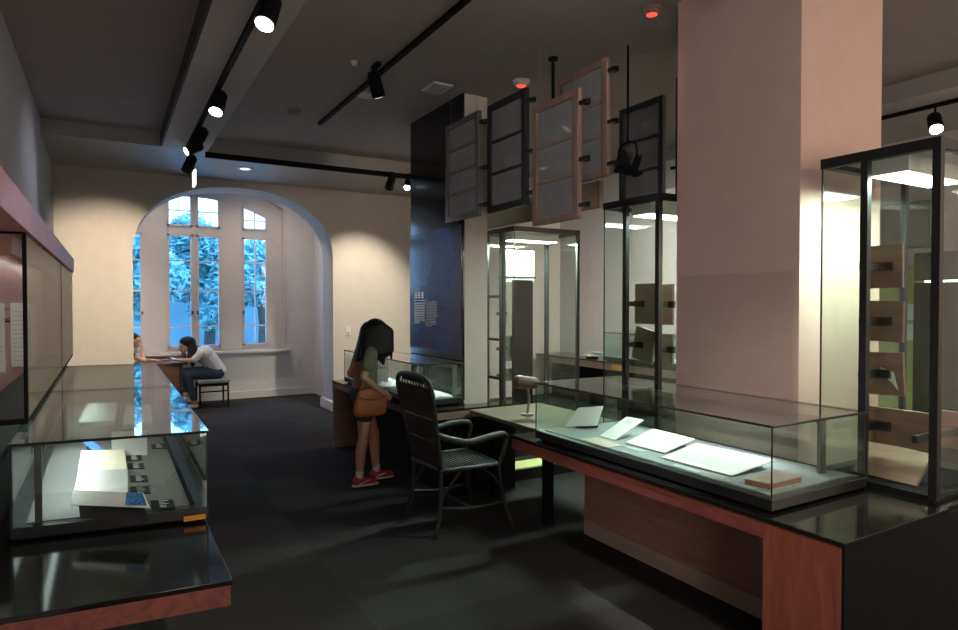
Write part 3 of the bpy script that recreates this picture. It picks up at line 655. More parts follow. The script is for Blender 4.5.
# contents of the tower beside the text panel
r = thing('signboard', 'tall black upright board standing inside the tall case beside the text panel', 'signboard', (3.38, 5.0, .115), None)
B(3.30, 5.00, .115, 3.52, 5.03, 1.82).build('board', MATTB, r)
B(3.26, 4.95, .115, 3.56, 5.08, .14).build('foot', SATINB, r)
B(3.24, 5.04, 1.80, 3.56, 5.055, 2.10).build('upper_panel', mat('pale_grey_board', (.36, .37, .33), .8), r)
B(3.12 + .02, 4.95, 1.83, 3.52, 5.02, 1.85).build('crossbar', SATINB, r)
for z, lab, q in ((1.50, 'thin sheet clipped highest in the tall case beside the text panel', 0), (1.17, 'square grey board clipped midway in the tall case beside the text panel', 1), (.92, 'small tilted board clipped lowest in the tall case beside the text panel', 2)):
    r = thing('board', lab, 'board', (3.2, 5.05, z - .1), 'boards clipped in the tall case beside the text panel')
    w_, h_ = ((.07, .22), (.16, .24), (.15, .12))[q]
    B(3.19 + .03 * (q > 0), 5.06, z - h_ / 2, 3.19 + w_ + .03 * (q > 0), 5.075, z + h_ / 2).build('panel', mat('grey_board', (.22, .21, .17), .7), r)
    B(3.145, 5.05, z - .014, 3.26, 5.06, z + .014).build('clip', SATINB, r)
for z in (1.66, 1.26, .90):
    B(3.112, 4.945, z - .012, 3.14, 5.20, z + .012).build('crossbar', SATINB, T2)
# clear sheet over the pillar face
o = B(2.955, 1.95, .95, 2.962, 2.70, 1.76).build('clear_panel', GLASSC)
tag(o, 'clear glass sheet fixed over the lower part of the pillar', 'glass panel')

# ------------------------------------------------------------------ far counter and its case
t = thing('display_counter', 'taupe veneered counter in front of the dark text panel, where the girl stands', 'counter', (2.4, 5.7, 0))
MB().prism([(2.15, 6.93, .722), (2.15, 4.53, .722), (3.05, 4.53, .722), (3.05, 4.695, .722), (2.632, 4.695, .722), (2.632, 6.93, .722)], (0, 0, .018)).build('worktop', GLOSSB, t)
MB().prism([(2.155, 6.925, .66), (2.155, 4.535, .66), (3.045, 4.535, .66), (3.045, 4.69, .66), (2.63, 4.69, .66), (2.63, 6.925, .66)], (0, 0, .062)).build('fascia', BROWNP, t)
B(2.155, 6.85, 0, 2.63, 6.925, .66).build('end_panel', BROWNP, t)
B(2.40, 4.62, 0, 2.63, 6.85, .66).build('body', MATTB, t)
B(2.64, 4.58, 0, 3.04, 4.69, .66).build('body', MATTB, t)
tc_ = thing('display_case', 'low glass display case in front of the dark text panel, beside the girl', 'display case', (2.4, 5.7, .74))
glass_case(tc_, 2.20, 2.61, 4.72, 6.66, .74, .80, 1.09, 0, FELTW)
led_lamp(tc_, 2.56, 4.80, 6.6, .804, 1.07, w=.014, aimx=-.3, energy=7, mat_=STEEL, pw=.02)
r = thing('picture_frame', 'silver framed picture propped up inside the case in front of the text panel', 'picture', (2.45, 5.2, .804))
Mf = Matrix.Translation((2.44, 5.30, .92)) @ Matrix.Rotation(-.35, 4, 'Z') @ Matrix.Rotation(.3, 4, 'Y')
f = MB(); f.box(-.008, -.20, -.10, .008, .20, -.088, Mf).box(-.008, -.20, .088, .008, .20, .10, Mf).box(-.008, -.20, -.10, .008, -.188, .10, Mf).box(-.008, .188, -.10, .008, .20, .10, Mf); f.build('frame', STEEL, r)
B(-.003, -.188, -.088, .003, .188, .088, Mf).build('picture_sheet', GREYPAP, r)
B(2.46, 5.28, .804, 2.50, 5.32, .87).build('prop', STEEL, r)
for x, y, w_, d_, lab in ((2.31, 5.75, .16, .22, 'white sheet lying in the case near the girl'), (2.33, 5.0, .18, .40, 'large white sheet lying in the case behind the rattan chair')):
    c = thing('document', lab, 'document', (x, y, .804), 'sheets in the case by the girl'); B(x - w_ / 2, y - d_ / 2, .804, x + w_ / 2, y + d_ / 2, .808).build('sheet', PAPER, c)
    m = MB()
    for k in range(6): m.box(x - w_ * .4 + k * w_ * .14, y - d_ * .4, .8085, x - w_ * .4 + k * w_ * .14 + .006, y + d_ * .35, .809)
    m.build('print', GREYPAP, c)
c = thing('card', 'upright white card in the case just in front of the girl', 'card', (2.4, 6.1, .804))
MB().prism([(2.36, 6.18, .804), (2.44, 6.00, .804), (2.46, 6.0, .95), (2.38, 6.18, .95)], (.004, .004, 0)).build('card_sheet', PAPER, c)
B(2.41, 6.1, .804, 2.46, 6.13, .86).build('foot', STEEL, c)

# text panel on the dark partition
t = thing('text_panel', 'dark blue glossy text panel with small white lettering on the black partition', 'text panel', (2.634, 5.33, 1.15))
B(2.628, 4.80, 1.15, 2.6395, 5.875, 2.28).build('panel', NAVY, t)
def glyph(m, y, z, s_, rnd):                       # one small square character, reading towards -y
    x = 2.6272
    for k in range(3):
        zz = z + s_ * (.04 + .38 * k); m.box(x - .0005, y - s_ * .95, zz, x, y - s_ * .05, zz + s_ * .2)
    for k in range(2):
        yy = y - s_ * rnd.choice((.1, .4, .75)); m.box(x - .0006, yy - s_ * .2, z, x, yy, z + s_)
rnd = random.Random(3); m = MB()
for k in range(3): glyph(m, 5.765 - k * .075, 1.645, .062, rnd)
m.build('title_lettering', LETTER, t)
m = MB(); m.box(2.6267, 5.53, 1.622, 2.6272, 5.77, 1.63).build('underline', LETTER, t)
m = MB()
for row in range(9):
    for k in range(11 if row < 8 else 6): glyph(m, 5.765 - k * .0215, 1.59 - row * .0235, .016, rnd)
m.build('lettering', LETTER, t)
m = MB()
for row in range(17):
    L_ = rnd.uniform(.9, 1)
    y = 5.505
    while y > 5.505 - .23 * (L_ if row < 16 else .55):
        w_ = rnd.uniform(.010, .034); m.box(2.6267, y - w_, 1.61 - row * .0142, 2.6272, y, 1.6165 - row * .0142); y -= w_ + .006
m.build('lettering', mat('dim_lettering', (.42, .42, .43), .7), t)

# ------------------------------------------------------------------ desk, rattan chair, headrest
t = thing('desk', 'plain wooden desk with black legs between the rattan chair and the lit tall case', 'table', (2.9, 3.97, 0))
B(2.54, 3.45, .70, 3.25, 4.50, .73).build('tabletop', DESK, t, bevel=.004)
for x, y in ((2.74, 3.70), (2.765, 4.45), (3.2, 3.70), (3.2, 4.33)): B(x - .03, y - .03, 0, x + .03, y + .03, .70).build('leg', MATTB, t)
t = thing('headrest', 'small rounded brown leather headrest on a pale metal stem standing on the wooden desk', 'headrest', (2.80, 4.05, .73))
MB().cyl((2.80, 4.05, .73), (2.80, 4.05, .745), .05, seg=20).build('base', STEEL, t)
MB().tube([(2.80, 4.05, .74), (2.815, 4.05, .84), (2.80, 4.05, .95)], .012).build('stem', STEEL, t, smooth=True)
m = MB(); m.cap((2.74, 4.08, .99), (.05, .05, .055), (2.85, 4.02, .98), (.045, .045, .045)); m.build('cushion', LEATH, t, smooth=True, voxel=.008, relax=3)

ch = thing('rattan_chair', 'dark woven rattan armchair with tall back pulled up to the wooden desk', 'chair', (2.18, 4.08, 0))
cx, cy = 2.18, 4.08
zt_ = 1.09
def bx_(z): return 1.955 - (z - .45) / (zt_ - .45) * .115         # the back leans away from the seat
def hw(z): return .215 + .085 * max(0, (z - .45) / (zt_ - .45))
hoop = [(bx_(.45), cy - hw(.45), .45), (bx_(.7), cy - hw(.7), .7), (bx_(.92), cy - hw(.92), .92), (bx_(1.03), cy - hw(1.03) * .95, 1.03), (bx_(1.085), cy - hw(1.08) * .68, 1.085), (bx_(1.095), cy, 1.10)]
hoop = hoop + [(x, 2 * cy - y, z) for x, y, z in reversed(hoop[:-1])]
MB().tube(hoop, .019, smooth=5).build('back_frame', WICK, ch, smooth=True)
wv = MB()
def bhw(z):
    if z <= .92: return hw(z)
    return hw(z) * math.sqrt(max(0, 1 - ((z - .92) / .18) ** 2)) if z < 1.10 else 0
rows = []; z = .47
while z < 1.085:
    open_ = (1.02 < z < 1.045) or (.80 < z < .815) or (.64 < z < .655)
    if not open_: rows.append(z)
    z += .0125
for i, z in enumerate(rows):
    n = 22; h_ = bhw(z)
    if h_ < .04: continue
    wv.tube([(bx_(z) + .006 * (1 if (k + i) % 2 else -1), cy - h_ + 2 * h_ * k / n, z) for k in range(n + 1)], .0075, seg=5, smooth=0)
for k in range(1, 12):
    f_ = -1 + 2 * k / 12; P = [zz for zz in [.45 + .05 * q for q in range(14)] if bhw(zz) * .98 > abs(f_) * hw(zz)]
    wv.tube([(bx_(zz), cy + f_ * hw(zz), zz) for zz in P], .006, seg=5, smooth=0)
wv.build('woven_back', WICK, ch)
st = MB(); sx0, sx1 = 1.955, 2.40
st.prism([(sx0, cy - .215, .43), (sx0, cy + .215, .43), (sx1, cy + .25, .43), (sx1, cy - .25, .43)], (0, 0, .022))
for k in range(17):
    x = sx0 + (sx1 - sx0) * k / 16; h_ = .215 + .035 * k / 16
    st.tube([(x, cy - h_, .455), (x, cy, .449), (x, cy + h_, .455)], .010, seg=5, smooth=3)
st.build('woven_seat', WICK, ch)
rim = [(sx0, cy - .22, .45), (sx1 - .05, cy - .255, .45), (sx1, cy - .20, .45), (sx1 + .01, cy, .45), (sx1, cy + .20, .45), (sx1 - .05, cy + .255, .45), (sx0, cy + .22, .45), (sx0 - .01, cy, .45), (sx0, cy - .22, .45)]
MB().tube(rim, .017, smooth=5).build('seat_rim', WICK, ch, smooth=True)
for sgn in (-1, 1):
    MB().tube([(bx_(.70) + .0, cy + sgn * hw(.7), .71), (2.02, cy + sgn * .255, .665), (2.14, cy + sgn * .285, .64), (2.30, cy + sgn * .285, .66), (2.42, cy + sgn * .27, .665), (2.46, cy + sgn * .262, .63), (2.44, cy + sgn * .258, .55), (2.40, cy + sgn * .25, .45)],
              lambda q: .017 + .009 * math.sin(PI * min(1, q * 1.35)), smooth=6).build('armrest', WICK, ch, smooth=True)
    MB().tube([(2.40, cy + sgn * .25, .46), (2.42, cy + sgn * .255, .28), (2.45, cy + sgn * .27, .13), (2.50, cy + sgn * .29, .0)], .016, smooth=5).build('leg', WICK, ch, smooth=True)
    MB().tube([(1.955, cy + sgn * .22, .47), (1.95, cy + sgn * .225, .28), (1.935, cy + sgn * .232, .13), (1.90, cy + sgn * .245, .0)], .016, smooth=5).build('leg', WICK, ch, smooth=True)
    MB().tube([(1.945, cy + sgn * .23, .20), (2.18, cy + sgn * .25, .17), (2.44, cy + sgn * .268, .18)], .011, smooth=5).build('stretcher', WICK, ch, smooth=True)
    MB().tube([(1.95, cy + sgn * .225, .25), (2.03, cy + sgn * .235, .36), (2.10, cy + sgn * .24, .44)], .009, smooth=5).build('brace', WICK, ch, smooth=True)
    MB().tube([(2.43, cy + sgn * .26, .25), (2.35, cy + sgn * .25, .37), (2.26, cy + sgn * .24, .44)], .009, smooth=5).build('brace', WICK, ch, smooth=True)
MB().tube([(2.18, cy - .25, .17), (2.19, cy, .16), (2.18, cy + .25, .17)], .010, smooth=5).build('stretcher', WICK, ch, smooth=True)

# ------------------------------------------------------------------ old window sashes hanging over the towers
def sash(label, x, y0, y1, z0, z1, rows, fm, gm, clips=True, fw=.045, vert=False):
    r = thing('window_sash', label, 'window sash', (x, (y0 + y1) / 2, z0), 'old window sashes hung from the ceiling')
    m = MB(); d = .018
    m.box(x - d, y0, z0, x + d, y0 + fw, z1).box(x - d, y1 - fw, z0, x + d, y1, z1).box(x - d, y0 + fw, z0, x + d, y1 - fw, z0 + fw).box(x - d, y0 + fw, z1 - fw, x + d, y1 - fw, z1)
    m.build('frame', fm, r, bevel=.004)
    m = MB()
    for k in range(1, rows):
        z = z0 + fw + (z1 - z0 - 2 * fw) * k / rows; B(x - .012, y0 + fw, z - .011, x + .012, y1 - fw, z + .011).build('glazing_bar', fm, r)
    if vert: B(x - .011, (y0 + y1) / 2 - .01, z0 + fw, x + .011, (y0 + y1) / 2 + .01, z1 - fw).build('glazing_bar', fm, r)
    B(x - .003, y0 + fw, z0 + fw, x + .003, y1 - fw, z1 - fw).build('pane', gm, r)
    m = MB()
    for y in (y0 + .06, y1 - .06): m.cyl((x, y, z1), (x, y, CZ), .0018, seg=5)
    m.build('hanging_wire', STEEL, r)
    if clips:
        for f in (.1, .45, .88):
            z = z0 + (z1 - z0) * f; k = MB(); k.box(x - .012, y0 - .07, z - .012, x + .012, y0, z + .012).box(x + .012, y0 - .07, z - .018, x + .03, y0 - .03, z + .018); k.build('hinge', SATINB, r)
    return r
sash('narrow grey-framed sash hanging leftmost, beside the black partition', 2.58, 4.40, 4.97, 2.30, 3.14, 4, SASHG, FROST)
sash('black-framed sash with three panes, second from the black partition', 2.70, 3.91, 4.46, 2.33, 3.20, 3, SASHD, FROST, fw=.055)
sash('light brown framed sash hanging lowest, in front of the taller brown sash', 2.70, 3.30, 3.82, 2.16, 3.02, 3, SASHB, FROST, fw=.05)
sash('light brown framed sash reaching highest, behind the lower brown sash', 3.00, 3.36, 3.93, 2.48, 3.30, 3, SASHB, FROST, fw=.05)
sash('grey sash mostly hidden behind the black-framed sash', 2.88, 4.24, 4.76, 2.42, 3.24, 3, SASHG, FROST, clips=False)
sash('dark grey sash hanging behind the black stage lamp', 3.52, 3.34, 3.80, 2.32, 3.12, 3, SASHD, FROSTD, clips=False)
sash('dark sash half hidden behind the big pillar', 3.52, 2.76, 3.22, 2.32, 3.20, 2, SASHD, FROSTD, clips=True, vert=True)
t = thing('hanging_board', 'pale horizontal wooden board hanging behind the brown window sashes', 'board', (3.14, 4.1, 2.24))
B(3.12, 3.58, 2.30, 3.15, 5.2, 2.50).build('board', BOARD, t)
m = MB(); m.box(3.108, 3.58, 2.295, 3.12, 5.2, 2.315).box(3.108, 3.58, 2.315, 3.12, 3.60, 2.5); m.build('edging', SASHB, t)
m = MB()
for y in (3.7, 4.6): m.cyl((3.135, y, 2.5), (3.135, y, CZ), .002, seg=5)
m.build('hanging_wire', STEEL, t)
t = thing('hanging_rod', 'thin black rod dropping from the ceiling above the brown window sashes', 'rod', (2.84, 3.78, 2.95))
MB().cyl((2.84, 3.78, 2.92), (2.84, 3.78, CZ - .02), .012, seg=10).build('rod', MATTB, t)
MB().cyl((2.84, 3.78, CZ - .02), (2.84, 3.78, CZ), .035, seg=16).build('ceiling_plate', MATTB, t)
t = thing('stage_lamp', 'black stage lamp with a filter frame hanging among the window sashes', 'lamp', (3.1, 3.34, 2.55))
MB().cyl((3.10, 3.34, 2.72), (3.10, 3.34, CZ), .008, seg=8).build('pole', MATTB, t)
MB().tube([(3.10, 3.43, 2.60), (3.10, 3.42, 2.70), (3.10, 3.34, 2.73), (3.10, 3.26, 2.70), (3.10, 3.25, 2.60)], .008).build('yoke', MATTB, t)
MB().cyl((3.04, 3.38, 2.60), (3.16, 3.30, 2.56), .085, .075, seg=20).build('lamp_body', MATTB, t)
MB().prism([(3.02, 3.27, 2.63), (3.02, 3.23, 2.54), (2.98, 3.14, 2.60), (2.98, 3.18, 2.68)], (.008, 0, 0)).build('barn_door', FROSTD, t)
MB().tube([(3.10, 3.34, 2.56), (3.12, 3.30, 2.49), (3.14, 3.24, 2.50)], .012).build('handle', MATTB, t)

t.location.x += .06
# ------------------------------------------------------------------ tracks, spotlights, ceiling fittings
def track(label, a, b, h=.03):
    o = B(min(a[0], b[0]) - .017, min(a[1], b[1]) - .017, a[2] - h, max(a[0], b[0]) + .017, max(a[1], b[1]) + .017, a[2]).build('track_rail', MATTB)
    tag(o, label, 'track', 'lighting tracks')
track('black lighting track under the ceiling beam on the left', (.74, -1.5, SZ), (.74, 7.3, SZ))
track('black lighting track on the ceiling ending at the smoke detector', (1.84, .5, CZ), (1.84, 6.28, CZ))
track('black lighting track along the soffit in front of the arch', (.95, 7.52, SZ), (3.95, 7.52, SZ), .06)
track('black lighting track under the soffit behind the pillar', (5.93, -.5, SZ), (5.93, 5.5, SZ))
def spotlight(label, mount, aim, lens, energy=0, ang=40, drop=.13, col=(1, .92, .80), blend=.7, size=1.0):
    x, y, z = mount; r = thing('spotlight', label, 'spotlight', (x, y, z - drop), 'track spotlights')
    MB().box(x - .018, y - .06, z - .03, x + .018, y + .06, z - .001).build('track_adapter', MATTB, r)
    MB().cyl((x, y, z - .03), (x, y, z - drop), .009, seg=8).build('stem', MATTB, r)
    d = Vector(aim).normalized(); c = Vector((x, y, z - drop)); L = .085 * size
    hd = MB().cyl(c - d * L, c + d * L, .05 * size, .055 * size, seg=20); hd.cyl(c - d * (L + .02), c - d * L, .035 * size, .045 * size, seg=20); hd = hd.build('lamp_head', MATTB, r, smooth=False)
    MB().cyl(c + d * L, c + d * (L + .004), .046 * size, seg=20).build('lens', lens, hd)
    if energy: spot('spot_light', c + d * (L + .012), d, energy, ang, col, r, blend, .035)
    return r
def to(a, b): return Vector(b) - Vector(a)
spotlight('bright spotlight nearest the camera on the beam track', (.74, 3.45, SZ), (-.35, -.35, -1), SPOTL, 60, 75)
spotlight('bright spotlight second along the beam track', (.74, 5.20, SZ), (-.30, -.42, -1), SPOTL, 45, 75)
spotlight('dark spotlight third along the beam track, aimed at the arch wall', (.74, 6.33, SZ), to((.74, 6.33, 3.1), (-.05, 9.1, 1.75)), SPOTD, 420, 46, col=(1, .86, .66))
spotlight('dark spotlight fourth along the beam track', (.74, 6.85, SZ), (-.9, -.25, -.5), SPOTD, 18, 80, size=.9, col=(.9, .93, 1))
spotlight('dark spotlight at the arch end of the beam track, above the glowing sign', (.74, 7.2, SZ), to((.74, 7.2, 3.1), (.0, 9.1, 1.2)), SPOTD, 50, 55, drop=.22, col=(1, .86, .66))
spotlight('dark spotlight on the ceiling track, above the girl', (1.76, 4.55, CZ), to((1.76, 4.55, 3.2), (2.64, 5.4, 1.5)), SPOTD, 130, 36, drop=.16, size=.95)
spotlight('dark spotlight on the soffit track, left of the lit one', (3.10, 7.52, SZ), to((3.1, 7.52, 3.1), (3.25, 9.1, 1.6)), SPOTD, 200, 62, col=(1, .88, .72))
spotlight('small lit spotlight at the partition end of the soffit track', (3.33, 7.52, SZ), (-.35, -.6, -.8), SPOTL, 12, 60, size=.75)
spotlight('lit spotlight behind the pillar, above the right-hand tall case', (5.93, 2.66, SZ), (-.55, -.35, -.75), SPOTL, 40, 80, drop=.16)
spotlight('spotlight farther along the track behind the pillar, aimed at the right wall', (5.93, 4.6, SZ), to((5.93, 4.6, 3.1), (7, 6.6, 1.5)), SPOTD, 520, 95, drop=.16, col=(1, .93, .88))
spotlight('added unseen spotlight nearer the camera on the ceiling track, aimed at the hanging sashes', (1.84, 1.4, CZ), to((1.84, 1.4, 3.2), (2.75, 3.9, 2.7)), SPOTD, 34, 50, drop=.16, col=(1, .93, .88))  # added out of view to brighten the sash panes
t = thing('glowing_sign', 'small glowing white blade sign hanging under the end of the beam track', 'sign', (.80, 7.35, 2.83))
B(.795, 7.25, 2.84, .812, 7.46, 3.00).build('sign_panel', SIGNL, t)
MB().cyl((.8035, 7.36, 3.0), (.8035, 7.36, SZ), .005, seg=6).build('hanger', MATTB, t)
def disc(name, label, cat, x, y, z, rad, h, m_, glow=None, gr=.4, group=None):
    r = thing(name, label, cat, (x, y, z - h), group)
    MB().cyl((x, y, z - h * .5), (x, y, z), rad, seg=28).build('base', m_, r)
    MB().cyl((x, y, z - h), (x, y, z - h * .5), rad * .7, rad * .85, seg=28).build('cover', m_, r)
    if glow: MB().cyl((x, y, z - h - .003), (x, y, z - h), rad * gr, seg=20).build('glow', glow, r)
disc('smoke_detector', 'small round smoke detector on the ceiling near the track end', 'smoke detector', 1.516, 6.01, CZ, .06, .05, TANPL)
disc('ceiling_speaker', 'flat pale disc on the ceiling beside the dark ceiling spotlight', 'ceiling fitting', 1.946, 5.27, CZ, .085, .015, WHITEPL)
disc('sprinkler', 'tiny round sprinkler on the ceiling left of the ceiling track', 'sprinkler', 1.60, 4.58, CZ, .025, .03, WHITEPL)
disc('alarm_light', 'ceiling alarm with red light above the hanging sashes', 'alarm', 2.909, 4.30, CZ, .07, .04, WHITEPL, REDLED, .55, 'red ceiling alarms')
disc('alarm_light', 'ceiling alarm with red light beside the pillar top', 'alarm', 2.884, 2.843, CZ, .06, .04, TANPL, REDLED, .55, 'red ceiling alarms')
disc('downlight', 'round recessed downlight in the soffit in front of the arch', 'downlight', 1.463, 8.17, SZ, .10, .012, WHITEPL, DOWNL, .6)
t = thing('ceiling_vent', 'small pale rectangular vent plate on the ceiling near the black partition', 'vent', (2.37, 4.78, CZ - .02))
B(2.30, 4.66, CZ - .012, 2.48, 4.90, CZ).build('frame', WHITEPL, t); B(2.32, 4.68, CZ - .015, 2.46, 4.88, CZ - .012).build('grille', GREYPAP, t)
t = thing('light_switch', 'small white wall plate beside the arch, above the girl', 'switch', (3.07, 9.09, 1.13))
B(3.035, 9.085, 1.12, 3.105, 9.0999, 1.25).build('plate', WHITEPL, t, bevel=.004); B(3.055, 9.078, 1.15, 3.085, 9.085, 1.17).build('button', STEEL, t)
m = MB(); m.tube([(3.145, 10.35, .70), (3.12, 10.36, .80), (3.12, 10.37, .93), (3.145, 10.38, 1.04)], lambda q: .012 + .022 * math.sin(PI * q)); o = m.build('wall_hook', MATTB, smooth=True)
tag(o, 'dark curved fitting on the alcove wall just inside the arch', 'wall fitting')

# ------------------------------------------------------------------ right-hand wall: far counter and displays
t = thing('display_counter', 'far counter with taupe fascia along the white right-hand wall', 'counter', (6.65, 6.8, 0))
B(6.32, 4.6, .72, 6.99, 8.9, .74).build('worktop', GLOSSB, t); B(6.33, 4.61, .62, 6.98, 8.89, .72).build('fascia', BROWNP, t); B(6.6, 4.7, 0, 6.98, 8.8, .62).build('body', MATTB, t)
tw = thing('display_case', 'glass display case on the far counter against the right-hand wall', 'display case', (6.65, 6.4, .74))
glass_case(tw, 6.40, 6.92, 5.0, 7.25, .74, .80, 1.16, 0, FELTW)
led_lamp(tw, 6.86, 5.1, 7.2, .804, 1.13, aimx=-.2, energy=9, mat_=STEEL)
tag(B(6.31, 6.80, .635, 6.3299, 6.98, .70).build('tape_tag', ORANGE), 'small yellow tag on the fascia of the far counter', 'tag')
def crumple(label, x, y, z, r_, h_, n):
    c = thing('paper_bundle', label, 'papers', (x, y, z), 'white bundles on the far counter'); rr = random.Random(n)
    for k in range(5):
        m = MB(); a = rr.uniform(0, 6); q = Vector((x + math.cos(a) * r_ * .5, y + math.sin(a) * r_ * .7, z + .012 + .018 * k))
        m.box(-.09, -.13, -.004, .09, .13, .004, Matrix.Translation(q) @ Matrix.Rotation(rr.uniform(0, 3), 4, 'Z') @ Matrix.Rotation(rr.uniform(-.15, .15), 4, 'X')); m.build('sheet', PAPER, c)
crumple('bright heap of white papers on the far counter left of its glass case', 6.62, 7.75, .745, .16, .1, 1)
crumple('white papers in the far case, nearest the pillar', 6.62, 5.35, .81, .15, .1, 2)
t = thing('crystal_model', 'clear openwork model standing in the far display case', 'model', (6.62, 6.7, .804))
m = MB()
for k in range(5):
    for q in range(3): m.cyl((6.52 + .09 * q, 6.5 + .1 * k, .804), (6.52 + .09 * q, 6.5 + .1 * k, .95 + .12 * ((k * 3 + q) % 3) / 2), .010, seg=8)
m.build('column', CRYST, t)
m = MB()
for z in (.88, .96): m.box(6.5, 6.48, z, 6.73, 6.93, z + .008)
m.build('deck', CRYST, t)
m = MB().ell((6.6, 6.65, 1.06), .045); m.ell((6.66, 6.8, 1.02), .035); m.build('dome', CRYST, t, smooth=True)
tag(B(6.975, 6.05, 1.62, 6.999, 6.35, 1.78).build('wall_label', PALECARD, bevel=.003), 'small pale label on the white right-hand wall above the far display case', 'label')
t = thing('display_wall', 'yellow-green display board with two white panels on the far right wall', 'display board', (6.9, 3.45, 0))
B(6.88, 3.14, 0, 6.99, 4.0, 1.98).build('board', FARW, t)
for z in (1.43, 1.23): MB().prism([(6.87, 3.34, z), (6.87, 3.18, z), (6.87, 3.20, z + .16), (6.87, 3.325, z + .16)], (.009, 0, 0)).build('panel', PAPER, t)
t = thing('orange_post', 'upright orange board beside the yellow-green display board', 'board', (6.85, 3.08, 0))
B(6.80, 3.03, 0, 6.99, 3.13, 1.82).build('post', ORW, t); B(6.78, 3.02, 0, 6.995, 3.135, .03).build('base', MATTB, t)
t = thing('tall_cabinet', 'black tall cabinet with a lit top at the far right wall', 'cabinet', (6.6, 2.4, 0))
B(6.3, 1.7, 0, 6.98, 2.98, 1.78).build('body', MATTB, t); B(6.3, 1.7, 1.80, 6.98, 2.98, 2.05).build('top_box', SATINB, t); B(6.32, 1.8, 1.785, 6.34, 2.9, 1.80).build('tube', LEDT, t)
t = thing('wall_box', 'grey box mounted high on the far right wall above the yellow-green board', 'box', (6.9, 3.3, 2.15))
B(6.85, 3.1, 2.15, 6.999, 3.55, 2.6).build('box_body', mat('grey_box', (.3, .31, .3), .6), t); B(6.845, 3.13, 2.18, 6.85, 3.52, 2.57).build('door', mat('grey_box_door', (.36, .37, .35), .6), t)

# ------------------------------------------------------------------ people
def hand(m, w, d, up_, s_=1.0, side=1, curl=.5):
    """palm and five fingers; w wrist, d pointing direction, up_ back-of-hand normal, side: where the thumb sits"""
    w = Vector(w); d = Vector(d).normalized(); n = Vector(up_); n = (n - d * n.dot(d)).normalized(); a = d.cross(n) * side
    m.cap(w, (.022 * s_,) * 3, w + d * .065 * s_, .024 * s_)
    m.cap(w + d * .05 * s_ + a * .020 * s_, .014 * s_, w + d * .05 * s_ - a * .022 * s_, .013 * s_)
    for k, (o, L) in enumerate(((.026, .062), (.009, .070), (-.009, .066), (-.026, .052))):
        b = w + d * .075 * s_ + a * o * s_; e1 = b + (d * math.cos(curl * .5) - n * math.sin(curl * .5)) * L * .55 * s_; e2 = e1 + (d * math.cos(curl * 1.3) - n * math.sin(curl * 1.3)) * L * .5 * s_
        m.cap(b - d * .02 * s_, .0085 * s_, e1, .0078 * s_); m.cap(e1, .0078 * s_, e2, .0065 * s_)
    b = w + d * .025 * s_ + a * .018 * s_; e1 = b + (d * .6 + a * .7 - n * .2).normalized() * .04 * s_; e2 = e1 + (d * .9 + a * .25 - n * .3).normalized() * .028 * s_
    m.cap(b, .011 * s_, e1, .0095 * s_); m.cap(e1, .0095 * s_, e2, .0075 * s_)
def head(m, c, f, up_, s_=1.0):
    """skull, jaw, nose, mouth, eye ridges, ears; f is where the face looks"""
    c = Vector(c); f = Vector(f).normalized(); u = Vector(up_); u = (u - f * u.dot(f)).normalized(); a = f.cross(u)
    R = Matrix((( f.x, a.x, u.x), (f.y, a.y, u.y), (f.z, a.z, u.z))).to_4x4()
    m.ell(c + u * .02 * s_, (.095 * s_, .075 * s_, .095 * s_), R)
    m.cap(c + f * .035 * s_ - u * .035 * s_, .055 * s_, c + f * .06 * s_ - u * .078 * s_, .030 * s_)
    m.cap(c + f * .088 * s_ + u * .012 * s_, .009 * s_, c + f * .108 * s_ - u * .022 * s_, .013 * s_)
    m.cap(c + f * .083 * s_ - u * .052 * s_ + a * .016 * s_, .009 * s_, c + f * .083 * s_ - u * .052 * s_ - a * .016 * s_, .009 * s_)
    for q in (-1, 1):
        m.cap(c + f * .082 * s_ + u * .028 * s_ + a * q * .014 * s_, .011 * s_, c + f * .07 * s_ + u * .03 * s_ + a * q * .042 * s_, .011 * s_)
        m.ell(c + a * q * .076 * s_ - f * .008 * s_, (.016 * s_, .008 * s_, .028 * s_), R)
def eyes(r, c, f, up_, s_=1.0):
    c = Vector(c); f = Vector(f).normalized(); u = Vector(up_); u = (u - f * u.dot(f)).normalized(); a = f.cross(u); m = MB()
    for q in (-1, 1): m.cap(c + f * .080 * s_ + u * .008 * s_ + a * q * .022 * s_, .007 * s_, c + f * .077 * s_ + u * .008 * s_ + a * q * .036 * s_, .006 * s_)
    m.build('eyes', HAIR, r, smooth=True)

# --- standing girl
gx, gy = 1.955, 5.36
def G(x, y, z): return (gx + x, gy + y, z)
g = thing('person', 'standing girl with long black hair and olive shirt looking into the glass case', 'person', (gx, gy, 0))
HC, HF, HU = G(.135, .02, 1.325), (.80, .45, -.55), (.55, .2, .8)
b = MB(); head(b, HC, HF, HU, .98)
b.cap(G(.085, .01, 1.255), .045, G(.035, 0, 1.17), .052)
b.ell(G(.02, 0, 1.075), (.085, .130, .135)); b.cap(G(.012, 0, 1.0), (.08, .115, .08), G(-.005, 0, .86), (.088, .122, .08)); b.ell(G(-.015, 0, .79), (.10, .135, .10))
b.cap(G(.02, -.11, 1.165), .048, G(.02, .11, 1.165), .048)
for s_, e, w_ in ((-1, (-.075, -.185, .965), (.075, -.205, .835)), (1, (-.06, .19, .965), (.08, .165, .845))):
    b.cap(G(.015, s_ * .135, 1.15), .043, G(*e), .034); b.cap(G(*e), .034, G(*w_), .024)
hand(b, G(.08, -.205, .83), (.75, .05, -.45), (.3, -.9, .2), .95, side=-1, curl=.6)
hand(b, G(.085, .165, .842), (.8, -.2, -.4), (.3, .9, .2), .95, side=1, curl=.6)
